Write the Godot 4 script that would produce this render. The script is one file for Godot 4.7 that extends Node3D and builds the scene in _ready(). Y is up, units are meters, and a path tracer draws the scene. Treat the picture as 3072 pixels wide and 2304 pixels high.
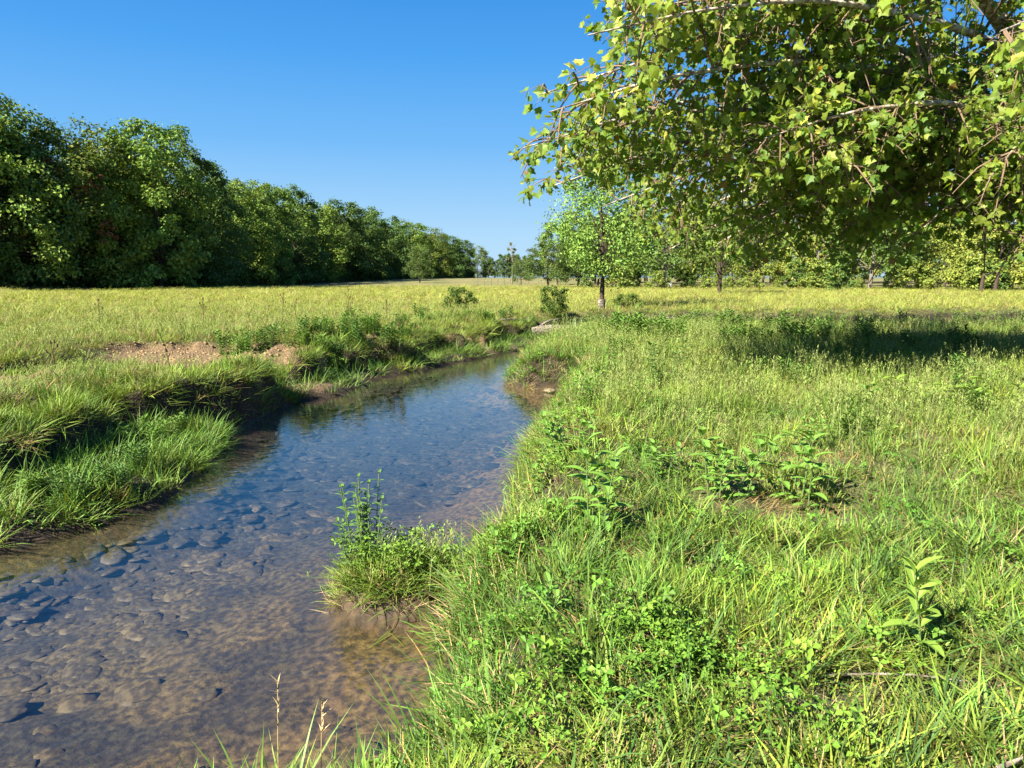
extends Node3D

# ---------------------------------------------------------------- helpers
var rng := RandomNumberGenerator.new()
var used := {}
var M := {}
var n_hum := FastNoiseLite.new()
var n_big := FastNoiseLite.new()
var n_fine := FastNoiseLite.new()
const WATER := -0.6

func lin(r: float, g: float, b: float) -> Color:
	return Color(r, g, b).linear_to_srgb()

func numbered(called: String) -> String:
	if not used.has(called):
		used[called] = 0
		return called
	used[called] += 1
	return "%s_%03d" % [called, used[called]]

func tag(o: Node, label: String, category: String = "", group: String = "", kind: String = "") -> Node:
	if label: o.set_meta("label", label)
	if category: o.set_meta("category", category)
	if group: o.set_meta("group", group)
	if kind: o.set_meta("kind", kind)
	return o

func thing(called: String, label: String, category: String, at := Vector3.ZERO, turn := 0.0, group := "") -> Node3D:
	var o := Node3D.new()
	o.name = numbered(called)
	add_child(o)
	o.position = at
	o.rotation.y = turn
	tag(o, label, category, group)
	return o

func part(called: String, mesh: Mesh, m: Material, parent: Node) -> MeshInstance3D:
	var o := MeshInstance3D.new()
	o.name = called
	o.mesh = mesh
	o.material_override = m
	parent.add_child(o, true)
	return o

func dup(src: Node3D, at: Vector3, turn: float, s: Vector3, label: String, group := "") -> Node3D:
	var base_name: String = str(src.name)
	var cut := RegEx.create_from_string("_\\d{3}$")
	base_name = cut.sub(base_name, "")
	var r: Node3D = src.duplicate()
	r.name = numbered(base_name)
	add_child(r)
	r.position = at
	r.rotation.y = turn
	r.scale = s
	r.set_meta("label", label)
	if group: r.set_meta("group", group)
	return r

func amesh(v: PackedVector3Array, idx: PackedInt32Array, col := PackedColorArray(), nor := PackedVector3Array(), uv := PackedVector2Array()) -> ArrayMesh:
	var a := []
	a.resize(Mesh.ARRAY_MAX)
	a[Mesh.ARRAY_VERTEX] = v
	a[Mesh.ARRAY_INDEX] = idx
	if col.size(): a[Mesh.ARRAY_COLOR] = col
	if nor.size(): a[Mesh.ARRAY_NORMAL] = nor
	if uv.size(): a[Mesh.ARRAY_TEX_UV] = uv
	var m := ArrayMesh.new()
	m.add_surface_from_arrays(Mesh.PRIMITIVE_TRIANGLES, a)
	return m

func rdir() -> Vector3:
	var v := Vector3(rng.randfn(), rng.randfn(), rng.randfn())
	return v.normalized() if v.length() > 0.001 else Vector3.UP

func perp(d: Vector3) -> Vector3:
	var p := d.cross(rdir())
	return p.normalized() if p.length() > 0.01 else d.cross(Vector3(1, 0.3, 0.2)).normalized()

# geometry collector: vertices, indices, colours, normals
class Geo:
	var v := PackedVector3Array()
	var i := PackedInt32Array()
	var c := PackedColorArray()
	var n := PackedVector3Array()

func geo_mesh(g: Geo) -> ArrayMesh:
	return amesh(g.v, g.i, g.c, g.n)

# tapered tube along a polyline
func tube(g: Geo, pts: Array, r0: float, r1: float, sides: int, col := Color.WHITE, wob := 0.0) -> void:
	var n := pts.size()
	var up := Vector3.UP
	var side := Vector3.RIGHT
	var base := g.v.size()
	for k in n:
		var d: Vector3 = (pts[min(k + 1, n - 1)] - pts[max(k - 1, 0)]).normalized()
		if k == 0:
			side = d.cross(Vector3(0.31, 0.2, 0.93)).normalized()
		side = (side - d * side.dot(d)).normalized()
		up = d.cross(side)
		var t: float = float(k) / (n - 1)
		var r: float = lerpf(r0, r1, t)
		for s in sides:
			var a: float = TAU * s / sides
			var q: Vector3 = side * cos(a) + up * sin(a)
			var rr: float = r * (1.0 + wob * rng.randf_range(-1, 1))
			g.v.append(pts[k] + q * rr)
			g.n.append(q)
			g.c.append(col)
	for k in n - 1:
		for s in sides:
			var a: int = base + k * sides + s
			var b: int = base + k * sides + (s + 1) % sides
			g.i.append_array(PackedInt32Array([a, a + sides, b, b, a + sides, b + sides]))
	# caps
	for e in [0, n - 1]:
		var cidx := g.v.size()
		g.v.append(pts[e]); g.c.append(col)
		g.n.append((pts[e] - pts[1 if e == 0 else n - 2]).normalized())
		for s in sides:
			g.i.append_array(PackedInt32Array([cidx, base + e * sides + s, base + e * sides + (s + 1) % sides]))

func curve_pts(pts: Array, n: int) -> Array:
	var out := []
	var c := Curve3D.new()
	for k in pts.size():
		var t: Vector3 = pts[min(k + 1, pts.size() - 1)] - pts[max(k - 1, 0)]
		var near: float = minf(pts[k].distance_to(pts[min(k + 1, pts.size() - 1)]) if k < pts.size() - 1 else 1e9, pts[k].distance_to(pts[max(k - 1, 0)]) if k > 0 else 1e9)
		t = t.normalized() * near / 3.0
		c.add_point(pts[k], -t, t)
	var L := c.get_baked_length()
	for k in n + 1:
		out.append(c.sample_baked(L * k / n, true))
	return out

# ---------------------------------------------------------------- the stream
const LEFT := [Vector2(-16, -0.6), Vector2(-8, -3.7), Vector2(-5.5, -4.8), Vector2(-4.23, -5.7), Vector2(-3.99, -6.25), Vector2(-3.7, -6.65), Vector2(-3.5, -7.1), Vector2(-3.62, -7.65), Vector2(-3.73, -8.64), Vector2(-3.84, -9.51), Vector2(-4.1, -10.4), Vector2(-4.05, -12.05), Vector2(-3.92, -13.2), Vector2(-3.3, -13.8), Vector2(-3.17, -16), Vector2(-2.35, -17.64), Vector2(-1.34, -19.64), Vector2(-0.09, -22.15), Vector2(0.5, -25.0), Vector2(1.4, -26.6), Vector2(2.6, -28.7), Vector2(4.5, -30.4), Vector2(8, -31), Vector2(13, -30.8), Vector2(20, -31.5), Vector2(34, -33.5)]
const RIGHT := [Vector2(34, -31.6), Vector2(20, -29.7), Vector2(13, -29.1), Vector2(8, -29.3), Vector2(5, -28.7), Vector2(3.4, -27.3), Vector2(2.3, -26), Vector2(1.4, -23.65), Vector2(0.7, -20.2), Vector2(0.04, -16.62), Vector2(-0.15, -15.5), Vector2(0.09, -14.64), Vector2(1.1, -14.35), Vector2(0.92, -12.97), Vector2(0.53, -10.89), Vector2(0.14, -8.87), Vector2(0.02, -7.47), Vector2(-0.07, -6.19), Vector2(-0.2, -5.7), Vector2(-0.33, -5.1), Vector2(-0.43, -4.79), Vector2(-0.47, -4.27), Vector2(-0.42, -3.75), Vector2(-0.36, -3.35), Vector2(-0.42, -2.9), Vector2(-0.72, -2.6), Vector2(-1.25, -2.35), Vector2(-2.4, -1.75), Vector2(-6, 0.2), Vector2(-16, 4)]
const GX0 := -18.0
const GZ0 := -37.0
const GS := 0.16
var gw := 0
var gh := 0
var gsd := PackedFloat32Array()
var gdr := PackedFloat32Array()
var gside := PackedFloat32Array()

func seg_d(p: Vector2, line: Array) -> float:
	var best := 1e9
	for k in line.size() - 1:
		var a: Vector2 = line[k]
		var b: Vector2 = line[k + 1]
		var ab := b - a
		var q := a + ab * clampf((p - a).dot(ab) / ab.length_squared(), 0, 1)
		best = minf(best, p.distance_squared_to(q))
	return sqrt(best)

func build_sd() -> void:
	var poly := PackedVector2Array()
	for p in LEFT: poly.append(p)
	for p in RIGHT: poly.append(p)
	gw = int(54.0 / GS) + 1
	gh = int(42.0 / GS) + 1
	gsd.resize(gw * gh); gdr.resize(gw * gh); gside.resize(gw * gh)
	for j in gh:
		for i in gw:
			var p := Vector2(GX0 + i * GS, GZ0 + j * GS)
			var dl := seg_d(p, LEFT)
			var dr := seg_d(p, RIGHT)
			var s := minf(dl, dr)
			if Geometry2D.is_point_in_polygon(p, poly): s = -s
			var k := j * gw + i
			gsd[k] = s
			gdr[k] = dr
			gside[k] = 1.0 if dr < dl else -1.0

func look(a: PackedFloat32Array, x: float, z: float) -> float:
	var fx := clampf((x - GX0) / GS, 0.0, gw - 1.001)
	var fz := clampf((z - GZ0) / GS, 0.0, gh - 1.001)
	var i := int(fx)
	var j := int(fz)
	var u := fx - i
	var w := fz - j
	var k := j * gw + i
	return lerpf(lerpf(a[k], a[k + 1], u), lerpf(a[k + gw], a[k + gw + 1], u), w)

func sd(x: float, z: float) -> float:
	var s := look(gsd, x, z)
	var ex := maxf(maxf(GX0 - x, x - (GX0 + 54.0)), 0.0)
	var ez := maxf(maxf(GZ0 - z, z - (GZ0 + 42.0)), 0.0)
	if ex + ez > 0.0: s = absf(s) + Vector2(ex, ez).length()
	return s

func side(x: float, z: float) -> float:
	if z < -37.0: return -1.0
	return look(gside, x, z)

# slumped earth bank on the left: (drop, bare dirt 0..1)
func scar(x: float, z: float) -> Vector2:
	var out := Vector2.ZERO
	for s in [[-7.0, -16.5, 2.0, 0.62, 2.6], [-4.9, -15.9, 0.6, 0.45, 1.0], [-9.4, -12.2, 2.4, 0.42, 1.2]]:
		var dx: float = (x - s[0]) / s[2]
		if absf(dx) > 1.15: continue
		var edge: float = s[1] + 0.55 * dx * dx + 0.16 * n_fine.get_noise_2d(x * 2.2, 4.0)
		var q: float = z - edge
		if q < 0 or q > s[4] + 2.4: continue
		var m := 1.0 - smoothstep(0.75, 1.1, absf(dx))
		var fall: float = 0.20 * smoothstep(0, 0.16, q) + (s[3] - 0.20) * smoothstep(0.1, s[4] * 0.9, q)
		fall *= 1.0 - smoothstep(s[4], s[4] + 2.3, q)
		out.x = maxf(out.x, fall * m)
		var bare: float = m * (1.0 - smoothstep(s[4] * 0.62, s[4] * 0.95, q + 0.5 * n_fine.get_noise_2d(x * 3, z * 3)))
		if s[3] > 0.4: out.y = maxf(out.y, bare)
		elif q < 0.4: out.y = maxf(out.y, bare * 0.6)
	return out

func clay(x: float, z: float, s: float) -> float:
	if z > -11.0 or z < -27.0 or s > 2.2 or side(x, z) > 0.0: return 0.0
	return smoothstep(0.24, 0.36, n_hum.get_noise_2d(x * 1.9 + 31.0, z * 1.3)) * (1.0 - smoothstep(1.5, 2.2, s))

func bench(z: float, x: float) -> float:
	var b := 0.5
	if z > -9.3: b = 1.25
	elif z > -10.2: b = lerpf(1.25, 0.12, (-9.3 - z) / 0.9)
	elif z > -12.4: b = 0.12
	elif z > -13.4: b = lerpf(0.12, 0.7, (-12.4 - z))
	else: b = 0.7
	return maxf(0.06, b + 0.45 * n_hum.get_noise_2d(x * 1.4, z * 1.4) + 0.16 * n_fine.get_noise_2d(x * 2.5, z * 2.5))

const ISLE := Vector2(-0.79, -4.93)

func height(x: float, z: float) -> float:
	var s := sd(x, z)
	if s < 0.0:
		var d := 0.3 * smoothstep(0.0, 1.1, -s) + 0.03
		if z > -8.0 and z < 2.0:
			var near := smoothstep(-8.0, -6.0, z)
			d = lerpf(d, minf(d, 0.02 + 0.10 * look(gdr, x, z)), near)
		var ix := (x - ISLE.x) / 0.62
		var iz := (z - ISLE.y) / 0.46
		var im := 1.0 - smoothstep(0.55, 1.0, sqrt(ix * ix + iz * iz) + 0.12 * n_fine.get_noise_2d(x * 6, z * 6))
		var y := WATER - d + 0.04 * n_fine.get_noise_2d(x * 1.5, z * 1.5)
		return lerpf(y, WATER + 0.15, im)
	var sl := side(x, z) < 0.0
	var far := smoothstep(110.0, 280.0, -z) * 1.4
	var hill := maxf(0.0, (-x - 52.0)) * 0.16 * smoothstep(60, 100, -z) if x < -52 else 0.0
	var b := far + minf(hill, 16.0) + 0.09 * n_big.get_noise_2d(x, z) + 0.07 * n_hum.get_noise_2d(x, z)
	b += 0.06 * n_fine.get_noise_2d(x * 1.1, z * 1.1)
	var r: float
	if sl:
		b += 0.17 + 0.13 * n_hum.get_noise_2d(x * 2.2 + 7.0, z * 2.2) * (1.0 - smoothstep(2.0, 5.0, s)) - 0.1 * smoothstep(-0.1, 0.35, n_hum.get_noise_2d(x * 0.9, z * 0.9 + 60.0)) * (1.0 - smoothstep(1.5, 4.0, s))
		if z > -20.0: b -= scar(x, z).x
		var bw := bench(z, x)
		var low := WATER + 0.03 + 0.13 * smoothstep(0.0, 0.3, s) + 0.1 * smoothstep(0.2, 1.2, s)
		r = lerpf(low, b - 0.12, smoothstep(bw, bw + 0.2, s)) if s < bw + 0.2 else lerpf(b - 0.12, b, smoothstep(bw + 0.2, bw + 0.9, s))
	else:
		var w := 0.7 + 0.35 * n_hum.get_noise_2d(x * 1.5, z * 1.5)
		if z < -23.0:
			w = 0.9
			b -= 0.42 * smoothstep(-23.0, -25.0, z) * smoothstep(2.5, 4.5, x) * (1.0 - smoothstep(0.8, 4.5, s))
		var low2 := WATER + 0.02 + 0.1 * smoothstep(0.0, 0.12, s)
		r = lerpf(low2, b, smoothstep(0.02, w, s))
	return r

func ground_at(x: float, z: float) -> Vector3:
	return Vector3(x, height(x, z), z)

# ---------------------------------------------------------------- materials
func noise_tex(freq: float, oct: int, ramp: Array, size := 512, normal := false, strength := 4.0, sd_ := 3, kind := FastNoiseLite.TYPE_SIMPLEX_SMOOTH) -> NoiseTexture2D:
	var n := FastNoiseLite.new()
	n.noise_type = kind
	n.seed = sd_
	n.frequency = freq
	n.fractal_octaves = oct
	var t := NoiseTexture2D.new()
	t.width = size
	t.height = size
	t.seamless = true
	t.noise = n
	if normal:
		t.as_normal_map = true
		t.bump_strength = strength
	elif ramp.size():
		var g := Gradient.new()
		var offs := PackedFloat32Array()
		var cols := PackedColorArray()
		for r in ramp:
			offs.append(r[0]); cols.append(r[1])
		g.offsets = offs
		g.colors = cols
		t.color_ramp = g
	return t

func mat(c: Color, rough := 0.9, vcol := false, backlight := 0.0, spec := 0.5) -> StandardMaterial3D:
	var m := StandardMaterial3D.new()
	m.albedo_color = c
	m.roughness = rough
	m.metallic_specular = spec
	m.vertex_color_use_as_albedo = vcol
	m.cull_mode = BaseMaterial3D.CULL_DISABLED
	if backlight > 0.0:
		m.backlight_enabled = true
		m.backlight = Color(backlight, backlight, backlight * 0.5)
	return m

func triplanar(m: StandardMaterial3D, s: float, world := true) -> void:
	m.uv1_triplanar = true
	m.uv1_world_triplanar = world
	m.uv1_scale = Vector3(s, s, s)

func build_materials() -> void:
	var g := mat(Color.WHITE, 1.0, true)
	g.albedo_texture = noise_tex(0.03, 5, [[0.2, Color(0.62, 0.6, 0.56)], [0.5, Color(0.86, 0.85, 0.82)], [0.8, Color(1, 1, 1)]], 1024)
	g.heightmap_enabled = true
	g.heightmap_texture = noise_tex(0.04, 5, [], 1024, false, 4.0, 8)
	g.heightmap_scale = 3.0
	g.heightmap_flip_texture = false
	triplanar(g, 0.6)
	M.ground = g
	var b := mat(Color.WHITE, 0.8, true)
	b.albedo_texture = noise_tex(0.012, 4, [[0.25, Color(0.45, 0.45, 0.42)], [0.5, Color(0.78, 0.76, 0.7)], [0.75, Color(1, 1, 1)]], 1024, false, 4.0, 21)
	b.heightmap_enabled = true
	b.heightmap_texture = noise_tex(0.015, 3, [], 1024, false, 4.0, 22)
	b.heightmap_scale = 1.0
	triplanar(b, 0.9)
	M.bed = b
	var w := StandardMaterial3D.new()
	w.albedo_color = Color(0.1, 0.1, 0.06, 0.04)
	w.transparency = BaseMaterial3D.TRANSPARENCY_ALPHA
	w.roughness = 0.0
	w.metallic_specular = 0.5
	w.normal_enabled = true
	w.normal_texture = noise_tex(0.012, 3, [], 1024, true, 6.0, 31)
	w.normal_scale = 0.16
	M.water = w
	var bark := mat(lin(0.12, 0.085, 0.06), 0.95)
	bark.albedo_texture = noise_tex(0.03, 4, [[0.3, Color(0.4, 0.38, 0.36)], [0.7, Color(1, 1, 1)]], 256, false, 4.0, 41)
	bark.heightmap_enabled = true
	bark.heightmap_texture = noise_tex(0.05, 4, [], 256, false, 4.0, 42)
	bark.heightmap_scale = 3.0
	triplanar(bark, 2.0, false)
	M.bark = bark
	var syc := mat(Color.WHITE, 0.85)
	syc.albedo_texture = noise_tex(0.012, 3, [[0.35, lin(0.12, 0.09, 0.06)], [0.45, lin(0.3, 0.25, 0.18)], [0.55, lin(0.42, 0.38, 0.3)], [0.7, lin(0.6, 0.56, 0.48)]], 512, false, 4.0, 44)
	syc.heightmap_enabled = true
	syc.heightmap_texture = noise_tex(0.03, 4, [], 256, false, 4.0, 45)
	syc.heightmap_scale = 1.0
	triplanar(syc, 1.2, false)
	M.syc_bark = syc
	var dead := mat(lin(0.3, 0.265, 0.22), 0.95)
	dead.albedo_texture = noise_tex(0.02, 5, [[0.3, Color(0.5, 0.47, 0.44)], [0.7, Color(1, 1, 1)]], 256, false, 4.0, 46)
	dead.heightmap_enabled = true
	dead.heightmap_texture = noise_tex(0.03, 4, [], 256, false, 4.0, 47)
	dead.heightmap_scale = 3.0
	triplanar(dead, 2.0, false)
	M.dead = dead
	M.twig = mat(lin(0.16, 0.11, 0.07), 0.95)
	M.grass = mat(Color.WHITE, 0.55, true, 0.7, 0.35)
	M.leaf = mat(Color.WHITE, 0.5, true, 1.0, 0.4)
	M.tree = mat(Color.WHITE, 0.6, true, 0.7, 0.3)
	M.stalk = mat(lin(0.08, 0.045, 0.025), 1.0)
	M.straw = mat(lin(0.38, 0.29, 0.14), 0.9)
	M.white = mat(lin(0.75, 0.75, 0.74), 0.6)
	M.grey = mat(lin(0.3, 0.3, 0.3), 0.7)
	var st := mat(Color.WHITE, 0.7, true)
	st.albedo_texture = noise_tex(0.03, 4, [[0.3, Color(0.55, 0.53, 0.48)], [0.7, Color(1, 1, 1)]], 256, false, 4.0, 51)
	triplanar(st, 2.0)
	M.stone = st

# ---------------------------------------------------------------- terrain
func axis_steps(stops: Array) -> PackedFloat32Array:
	# stops: [position, step at that position]
	var out := PackedFloat32Array()
	var x: float = stops[0][0]
	var k := 0
	while k < stops.size() - 1:
		var a: Array = stops[k]
		var b: Array = stops[k + 1]
		while x < b[0]:
			out.append(x)
			x += lerpf(a[1], b[1], clampf((x - a[0]) / (b[0] - a[0]), 0, 1))
		k += 1
	out.append(x)
	return out

func ground_color(x: float, z: float, s: float, sl: bool, slope: float) -> Color:
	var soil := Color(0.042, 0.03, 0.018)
	var turf := Color(0.085, 0.10, 0.03)
	var straw := Color(0.165, 0.155, 0.055)
	var c := turf.lerp(straw, clampf(0.5 + 1.2 * n_hum.get_noise_2d(x * 1.3, z * 1.3), 0, 1))
	var f := smoothstep(20.0, 70.0, -z)
	c = c.lerp(Color(0.17, 0.20, 0.05).lerp(Color(0.28, 0.25, 0.095), clampf(0.5 + n_big.get_noise_2d(x * 3, z * 3), 0, 1)), f)
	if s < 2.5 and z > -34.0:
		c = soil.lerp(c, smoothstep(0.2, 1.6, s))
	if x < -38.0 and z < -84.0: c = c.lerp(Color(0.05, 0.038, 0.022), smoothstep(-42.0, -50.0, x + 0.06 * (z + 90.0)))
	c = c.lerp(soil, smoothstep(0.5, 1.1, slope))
	if sl: c = c.lerp(Color(0.2, 0.14, 0.08), clay(x, z, s))
	if sl and z > -20.0 and z < -8.0:
		var sc := scar(x, z)
		c = c.lerp(Color(0.2, 0.145, 0.082), sc.y)
	return c

func build_terrain() -> void:
	var xs := axis_steps([[-900.0, 60.0], [-90.0, 8.0], [-20.0, 0.6], [-12.0, 0.14], [-5.0, 0.085], [2.5, 0.085], [6.0, 0.22], [20.0, 0.5], [60.0, 5.0], [900.0, 60.0]])
	var zs := axis_steps([[-1400.0, 90.0], [-130.0, 6.0], [-40.0, 0.6], [-32.0, 0.16], [-17.0, 0.12], [-13.0, 0.09], [-2.0, 0.085], [1.0, 0.3], [12.0, 2.0], [60.0, 8.0]])
	var nx := xs.size()
	var nz := zs.size()
	var H := PackedFloat32Array()
	var S := PackedFloat32Array()
	H.resize(nx * nz); S.resize(nx * nz)
	for j in nz:
		for i in nx:
			H[j * nx + i] = height(xs[i], zs[j])
			S[j * nx + i] = sd(xs[i], zs[j])
	var v := PackedVector3Array(); v.resize(nx * nz)
	var n := PackedVector3Array(); n.resize(nx * nz)
	var c := PackedColorArray(); c.resize(nx * nz)
	for j in nz:
		for i in nx:
			var k := j * nx + i
			var i0: int = maxi(i - 1, 0)
			var i1: int = mini(i + 1, nx - 1)
			var j0: int = maxi(j - 1, 0)
			var j1: int = mini(j + 1, nz - 1)
			var gx: float = (H[j * nx + i1] - H[j * nx + i0]) / (xs[i1] - xs[i0])
			var gz: float = (H[j1 * nx + i] - H[j0 * nx + i]) / (zs[j1] - zs[j0])
			var x := xs[i]
			var z := zs[j]
			v[k] = Vector3(x, H[k], z)
			n[k] = Vector3(-gx, 1, -gz).normalized()
			var s := S[k]
			if s < 0.0:
				var mud := Color(0.125, 0.083, 0.026)
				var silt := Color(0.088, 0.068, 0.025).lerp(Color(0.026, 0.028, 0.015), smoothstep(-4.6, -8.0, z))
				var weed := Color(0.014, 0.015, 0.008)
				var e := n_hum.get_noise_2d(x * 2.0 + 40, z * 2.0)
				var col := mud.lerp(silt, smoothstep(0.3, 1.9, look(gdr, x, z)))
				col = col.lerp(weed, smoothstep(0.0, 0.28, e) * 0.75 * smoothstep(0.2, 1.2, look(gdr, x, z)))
				if s > -0.35 and side(x, z) < 0.0: col = col.lerp(Color(0.075, 0.045, 0.016), 0.6)
				var di := Vector2(x - ISLE.x, (z - ISLE.y) * 1.2).length()
				if di < 0.75: col = Color(0.07, 0.045, 0.02).lerp(col, smoothstep(0.45, 0.75, di))
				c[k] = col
			else:
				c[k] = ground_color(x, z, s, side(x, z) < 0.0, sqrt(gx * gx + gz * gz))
	var gi := PackedInt32Array()
	var bi := PackedInt32Array()
	var wi := PackedInt32Array()
	for j in nz - 1:
		for i in nx - 1:
			var k := j * nx + i
			var q := PackedInt32Array([k, k + 1, k + nx, k + 1, k + nx + 1, k + nx])
			var m := (S[k] + S[k + 1] + S[k + nx] + S[k + nx + 1]) * 0.25
			if m < 0.0: bi.append_array(q)
			else: gi.append_array(q)
			if minf(minf(S[k], S[k + 1]), minf(S[k + nx], S[k + nx + 1])) < 0.25 and m < 1.0: wi.append_array(q)
	var go := part("ground", amesh(v, gi, c, n), M.ground, self)
	tag(go, "grassy meadow ground and earth banks on both sides of the creek", "", "", "structure")
	var bo := part("stream_bed", amesh(v, bi, c, n), M.bed, self)
	tag(bo, "brown muddy bed of the shallow creek seen through clear water", "", "", "structure")
	# water: only what is used
	var remap := {}
	var wv := PackedVector3Array()
	var wuv := PackedVector2Array()
	var wn := PackedVector3Array()
	var wx := PackedInt32Array()
	for k in wi:
		if not remap.has(k):
			remap[k] = wv.size()
			wv.append(Vector3(v[k].x, WATER, v[k].z))
			var p := Vector2(v[k].x, v[k].z).rotated(0.25)
			wuv.append(Vector2(p.x / 3.4, p.y / 1.9))
			wn.append(Vector3.UP)
		wx.append(remap[k])
	var wm := amesh(wv, wx, PackedColorArray(), wn, wuv)
	var wo := part("stream_water", wm, M.water, self)
	tag(wo, "clear rippled creek water reflecting blue sky", "", "", "structure")
	# stones on the bed
	var shapes := []
	for k in 4: shapes.append(rock_mesh(k))
	var cnt := 0
	var beds := []
	var tries := 0
	while cnt < 3200 and tries < 30000:
		tries += 1
		var x := rng.randf_range(-5.2, 0.6)
		var z := -3.0 - pow(rng.randf(), 1.3) * 15.0
		var s := sd(x, z)
		if s > -0.3: continue
		var dr := look(gdr, x, z)
		if z > -8.0 and dr < 1.9 + 0.5 * n_hum.get_noise_2d(x, z) and rng.randf() < 0.95: continue
		if Vector2(x, z).distance_to(ISLE) < 0.8: continue
		var r := rng.randf_range(0.035, 0.085) if rng.randf() < 0.75 else rng.randf_range(0.085, 0.16)
		var y := height(x, z)
		var top := minf(r * 0.25, (WATER - y) * 0.4)
		var b := Basis.from_euler(Vector3(rng.randf_range(-0.2, 0.2), rng.randf() * TAU, rng.randf_range(-0.2, 0.2)))
		b = b * Basis.from_scale(Vector3(r, top, r * rng.randf_range(0.55, 0.95)))
		beds.append([r / -z, Transform3D(b, Vector3(x, y - 0.01, z)), [0, 1, 3][rng.randi() % 3]])
		cnt += 1
	beds.sort_custom(func(a, b): return a[0] > b[0])
	var rest := [[], [], [], []]
	for k in beds.size():
		if k < 300:
			part("stone", shapes[beds[k][2]], M.stone, bo).transform = beds[k][1]
		else: rest[beds[k][2]].append(beds[k][1])
	for k in [0, 1, 3]:
		var ca := []
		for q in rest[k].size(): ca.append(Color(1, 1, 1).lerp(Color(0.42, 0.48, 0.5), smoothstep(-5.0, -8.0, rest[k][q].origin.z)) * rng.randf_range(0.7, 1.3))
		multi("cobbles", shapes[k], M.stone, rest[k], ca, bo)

func rock_mesh(k: int) -> ArrayMesh:
	var g := Geo.new()
	var nn := FastNoiseLite.new()
	nn.seed = 90 + k
	nn.frequency = 0.9
	var rings := 6
	var segs := 10
	var base: Color = [Color(0.098, 0.076, 0.03), Color(0.06, 0.049, 0.021), Color(0.24, 0.2, 0.12), Color(0.078, 0.062, 0.025)][k % 4]
	for i in rings + 1:
		var a := PI * i / rings
		for j in segs:
			var b := TAU * j / segs
			var d := Vector3(sin(a) * cos(b), cos(a), sin(a) * sin(b))
			var r := 1.0 + 0.6 * nn.get_noise_3dv(d * 1.6)
			g.v.append(d * r)
			g.n.append(d)
			g.c.append(base * (1.0 + 0.3 * nn.get_noise_3dv(d * 3.0)))
	for i in rings:
		for j in segs:
			var p := i * segs + j
			var q := i * segs + (j + 1) % segs
			g.i.append_array(PackedInt32Array([p, p + segs, q, q, p + segs, q + segs]))
	return geo_mesh(g)

# ---------------------------------------------------------------- grass
func blade(g: Geo, at: Vector3, dirn: Vector3, h: float, w: float, bend: float, c0: Color, c1: Color, segs := 3) -> void:
	var out := Vector3(dirn.x, 0, dirn.z)
	out = out.normalized() if out.length() > 0.01 else Vector3.RIGHT
	var sidev := out.cross(Vector3.UP).normalized().rotated(Vector3.UP, rng.randf_range(-0.7, 0.7))
	var base := g.v.size()
	var p := at
	var d := dirn.normalized()
	for k in segs + 1:
		var t := float(k) / segs
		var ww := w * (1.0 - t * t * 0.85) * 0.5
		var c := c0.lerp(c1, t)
		if k < segs:
			g.v.append(p - sidev * ww); g.v.append(p + sidev * ww)
			g.c.append(c); g.c.append(c)
		else:
			g.v.append(p); g.c.append(c)
		p += d * (h / segs)
		d = (d + out * bend / segs - Vector3.UP * bend * 0.55 * t / segs * 2.0).normalized()
	for k in segs - 1:
		var a := base + k * 2
		g.i.append_array(PackedInt32Array([a, a + 2, a + 1, a + 1, a + 2, a + 3]))
	var e := base + (segs - 1) * 2
	g.i.append_array(PackedInt32Array([e, e + 2, e + 1]))

func tuft(n: int, rad: float, h0: float, h1: float, w: float, lean: float, bend: float, c0: Color, c1: Color, jit := 0.25) -> ArrayMesh:
	var g := Geo.new()
	for k in n:
		var a := rng.randf() * TAU
		var r := rad * sqrt(rng.randf())
		var at := Vector3(cos(a) * r, -0.02, sin(a) * r)
		var aa := a + rng.randf_range(-1.2, 1.2)
		var ln := lean * rng.randf_range(0.1, 1.3)
		var d := Vector3(cos(aa) * ln, 1, sin(aa) * ln)
		var j := 1.0 + jit * rng.randf_range(-1, 1)
		var yel := rng.randf_range(-0.12, 0.2)
		var tint := Color(j * (1.0 + yel), j, j * (1.0 - yel * 0.6))
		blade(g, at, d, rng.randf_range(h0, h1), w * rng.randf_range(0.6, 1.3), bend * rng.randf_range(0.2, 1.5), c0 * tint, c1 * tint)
	return amesh(g.v, g.i, g.c)

func seed_tuft(n: int, rad: float, h0: float, h1: float, lean: float) -> ArrayMesh:
	var g := Geo.new()
	for k in n:
		var a := rng.randf() * TAU
		var r := rad * sqrt(rng.randf())
		var at := Vector3(cos(a) * r, 0, sin(a) * r)
		var d := Vector3(cos(a * 3.1) * lean, 1, sin(a * 3.1) * lean).normalized()
		var h := rng.randf_range(h0, h1)
		var j := rng.randf_range(0.8, 1.25)
		blade(g, at, d, h, 0.005, 0.12, Color(0.13, 0.17, 0.05) * j, Color(0.23, 0.26, 0.09) * j, 2)
		# panicle of small spikelets
		for m in 7:
			var t := 0.68 + 0.32 * m / 9.0
			var aa := rng.randf() * TAU
			var sp := 0.035 * (1.15 - t) * 3.0
			var o := Vector3(cos(aa), 0.5, sin(aa)).normalized()
			var p0 := at + d * h * t
			var p1 := p0 + o * sp + Vector3(0, 0.012, 0)
			var sv := o.cross(Vector3.UP).normalized() * 0.0042
			var base := g.v.size()
			var cc := Color(0.235, 0.30, 0.085) * j * rng.randf_range(0.8, 1.2)
			g.v.append_array(PackedVector3Array([p0, (p0 + p1) * 0.5 + sv, p1, (p0 + p1) * 0.5 - sv]))
			for q in 4: g.c.append(cc)
			g.i.append_array(PackedInt32Array([base, base + 1, base + 2, base, base + 2, base + 3]))
	return amesh(g.v, g.i, g.c)

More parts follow.
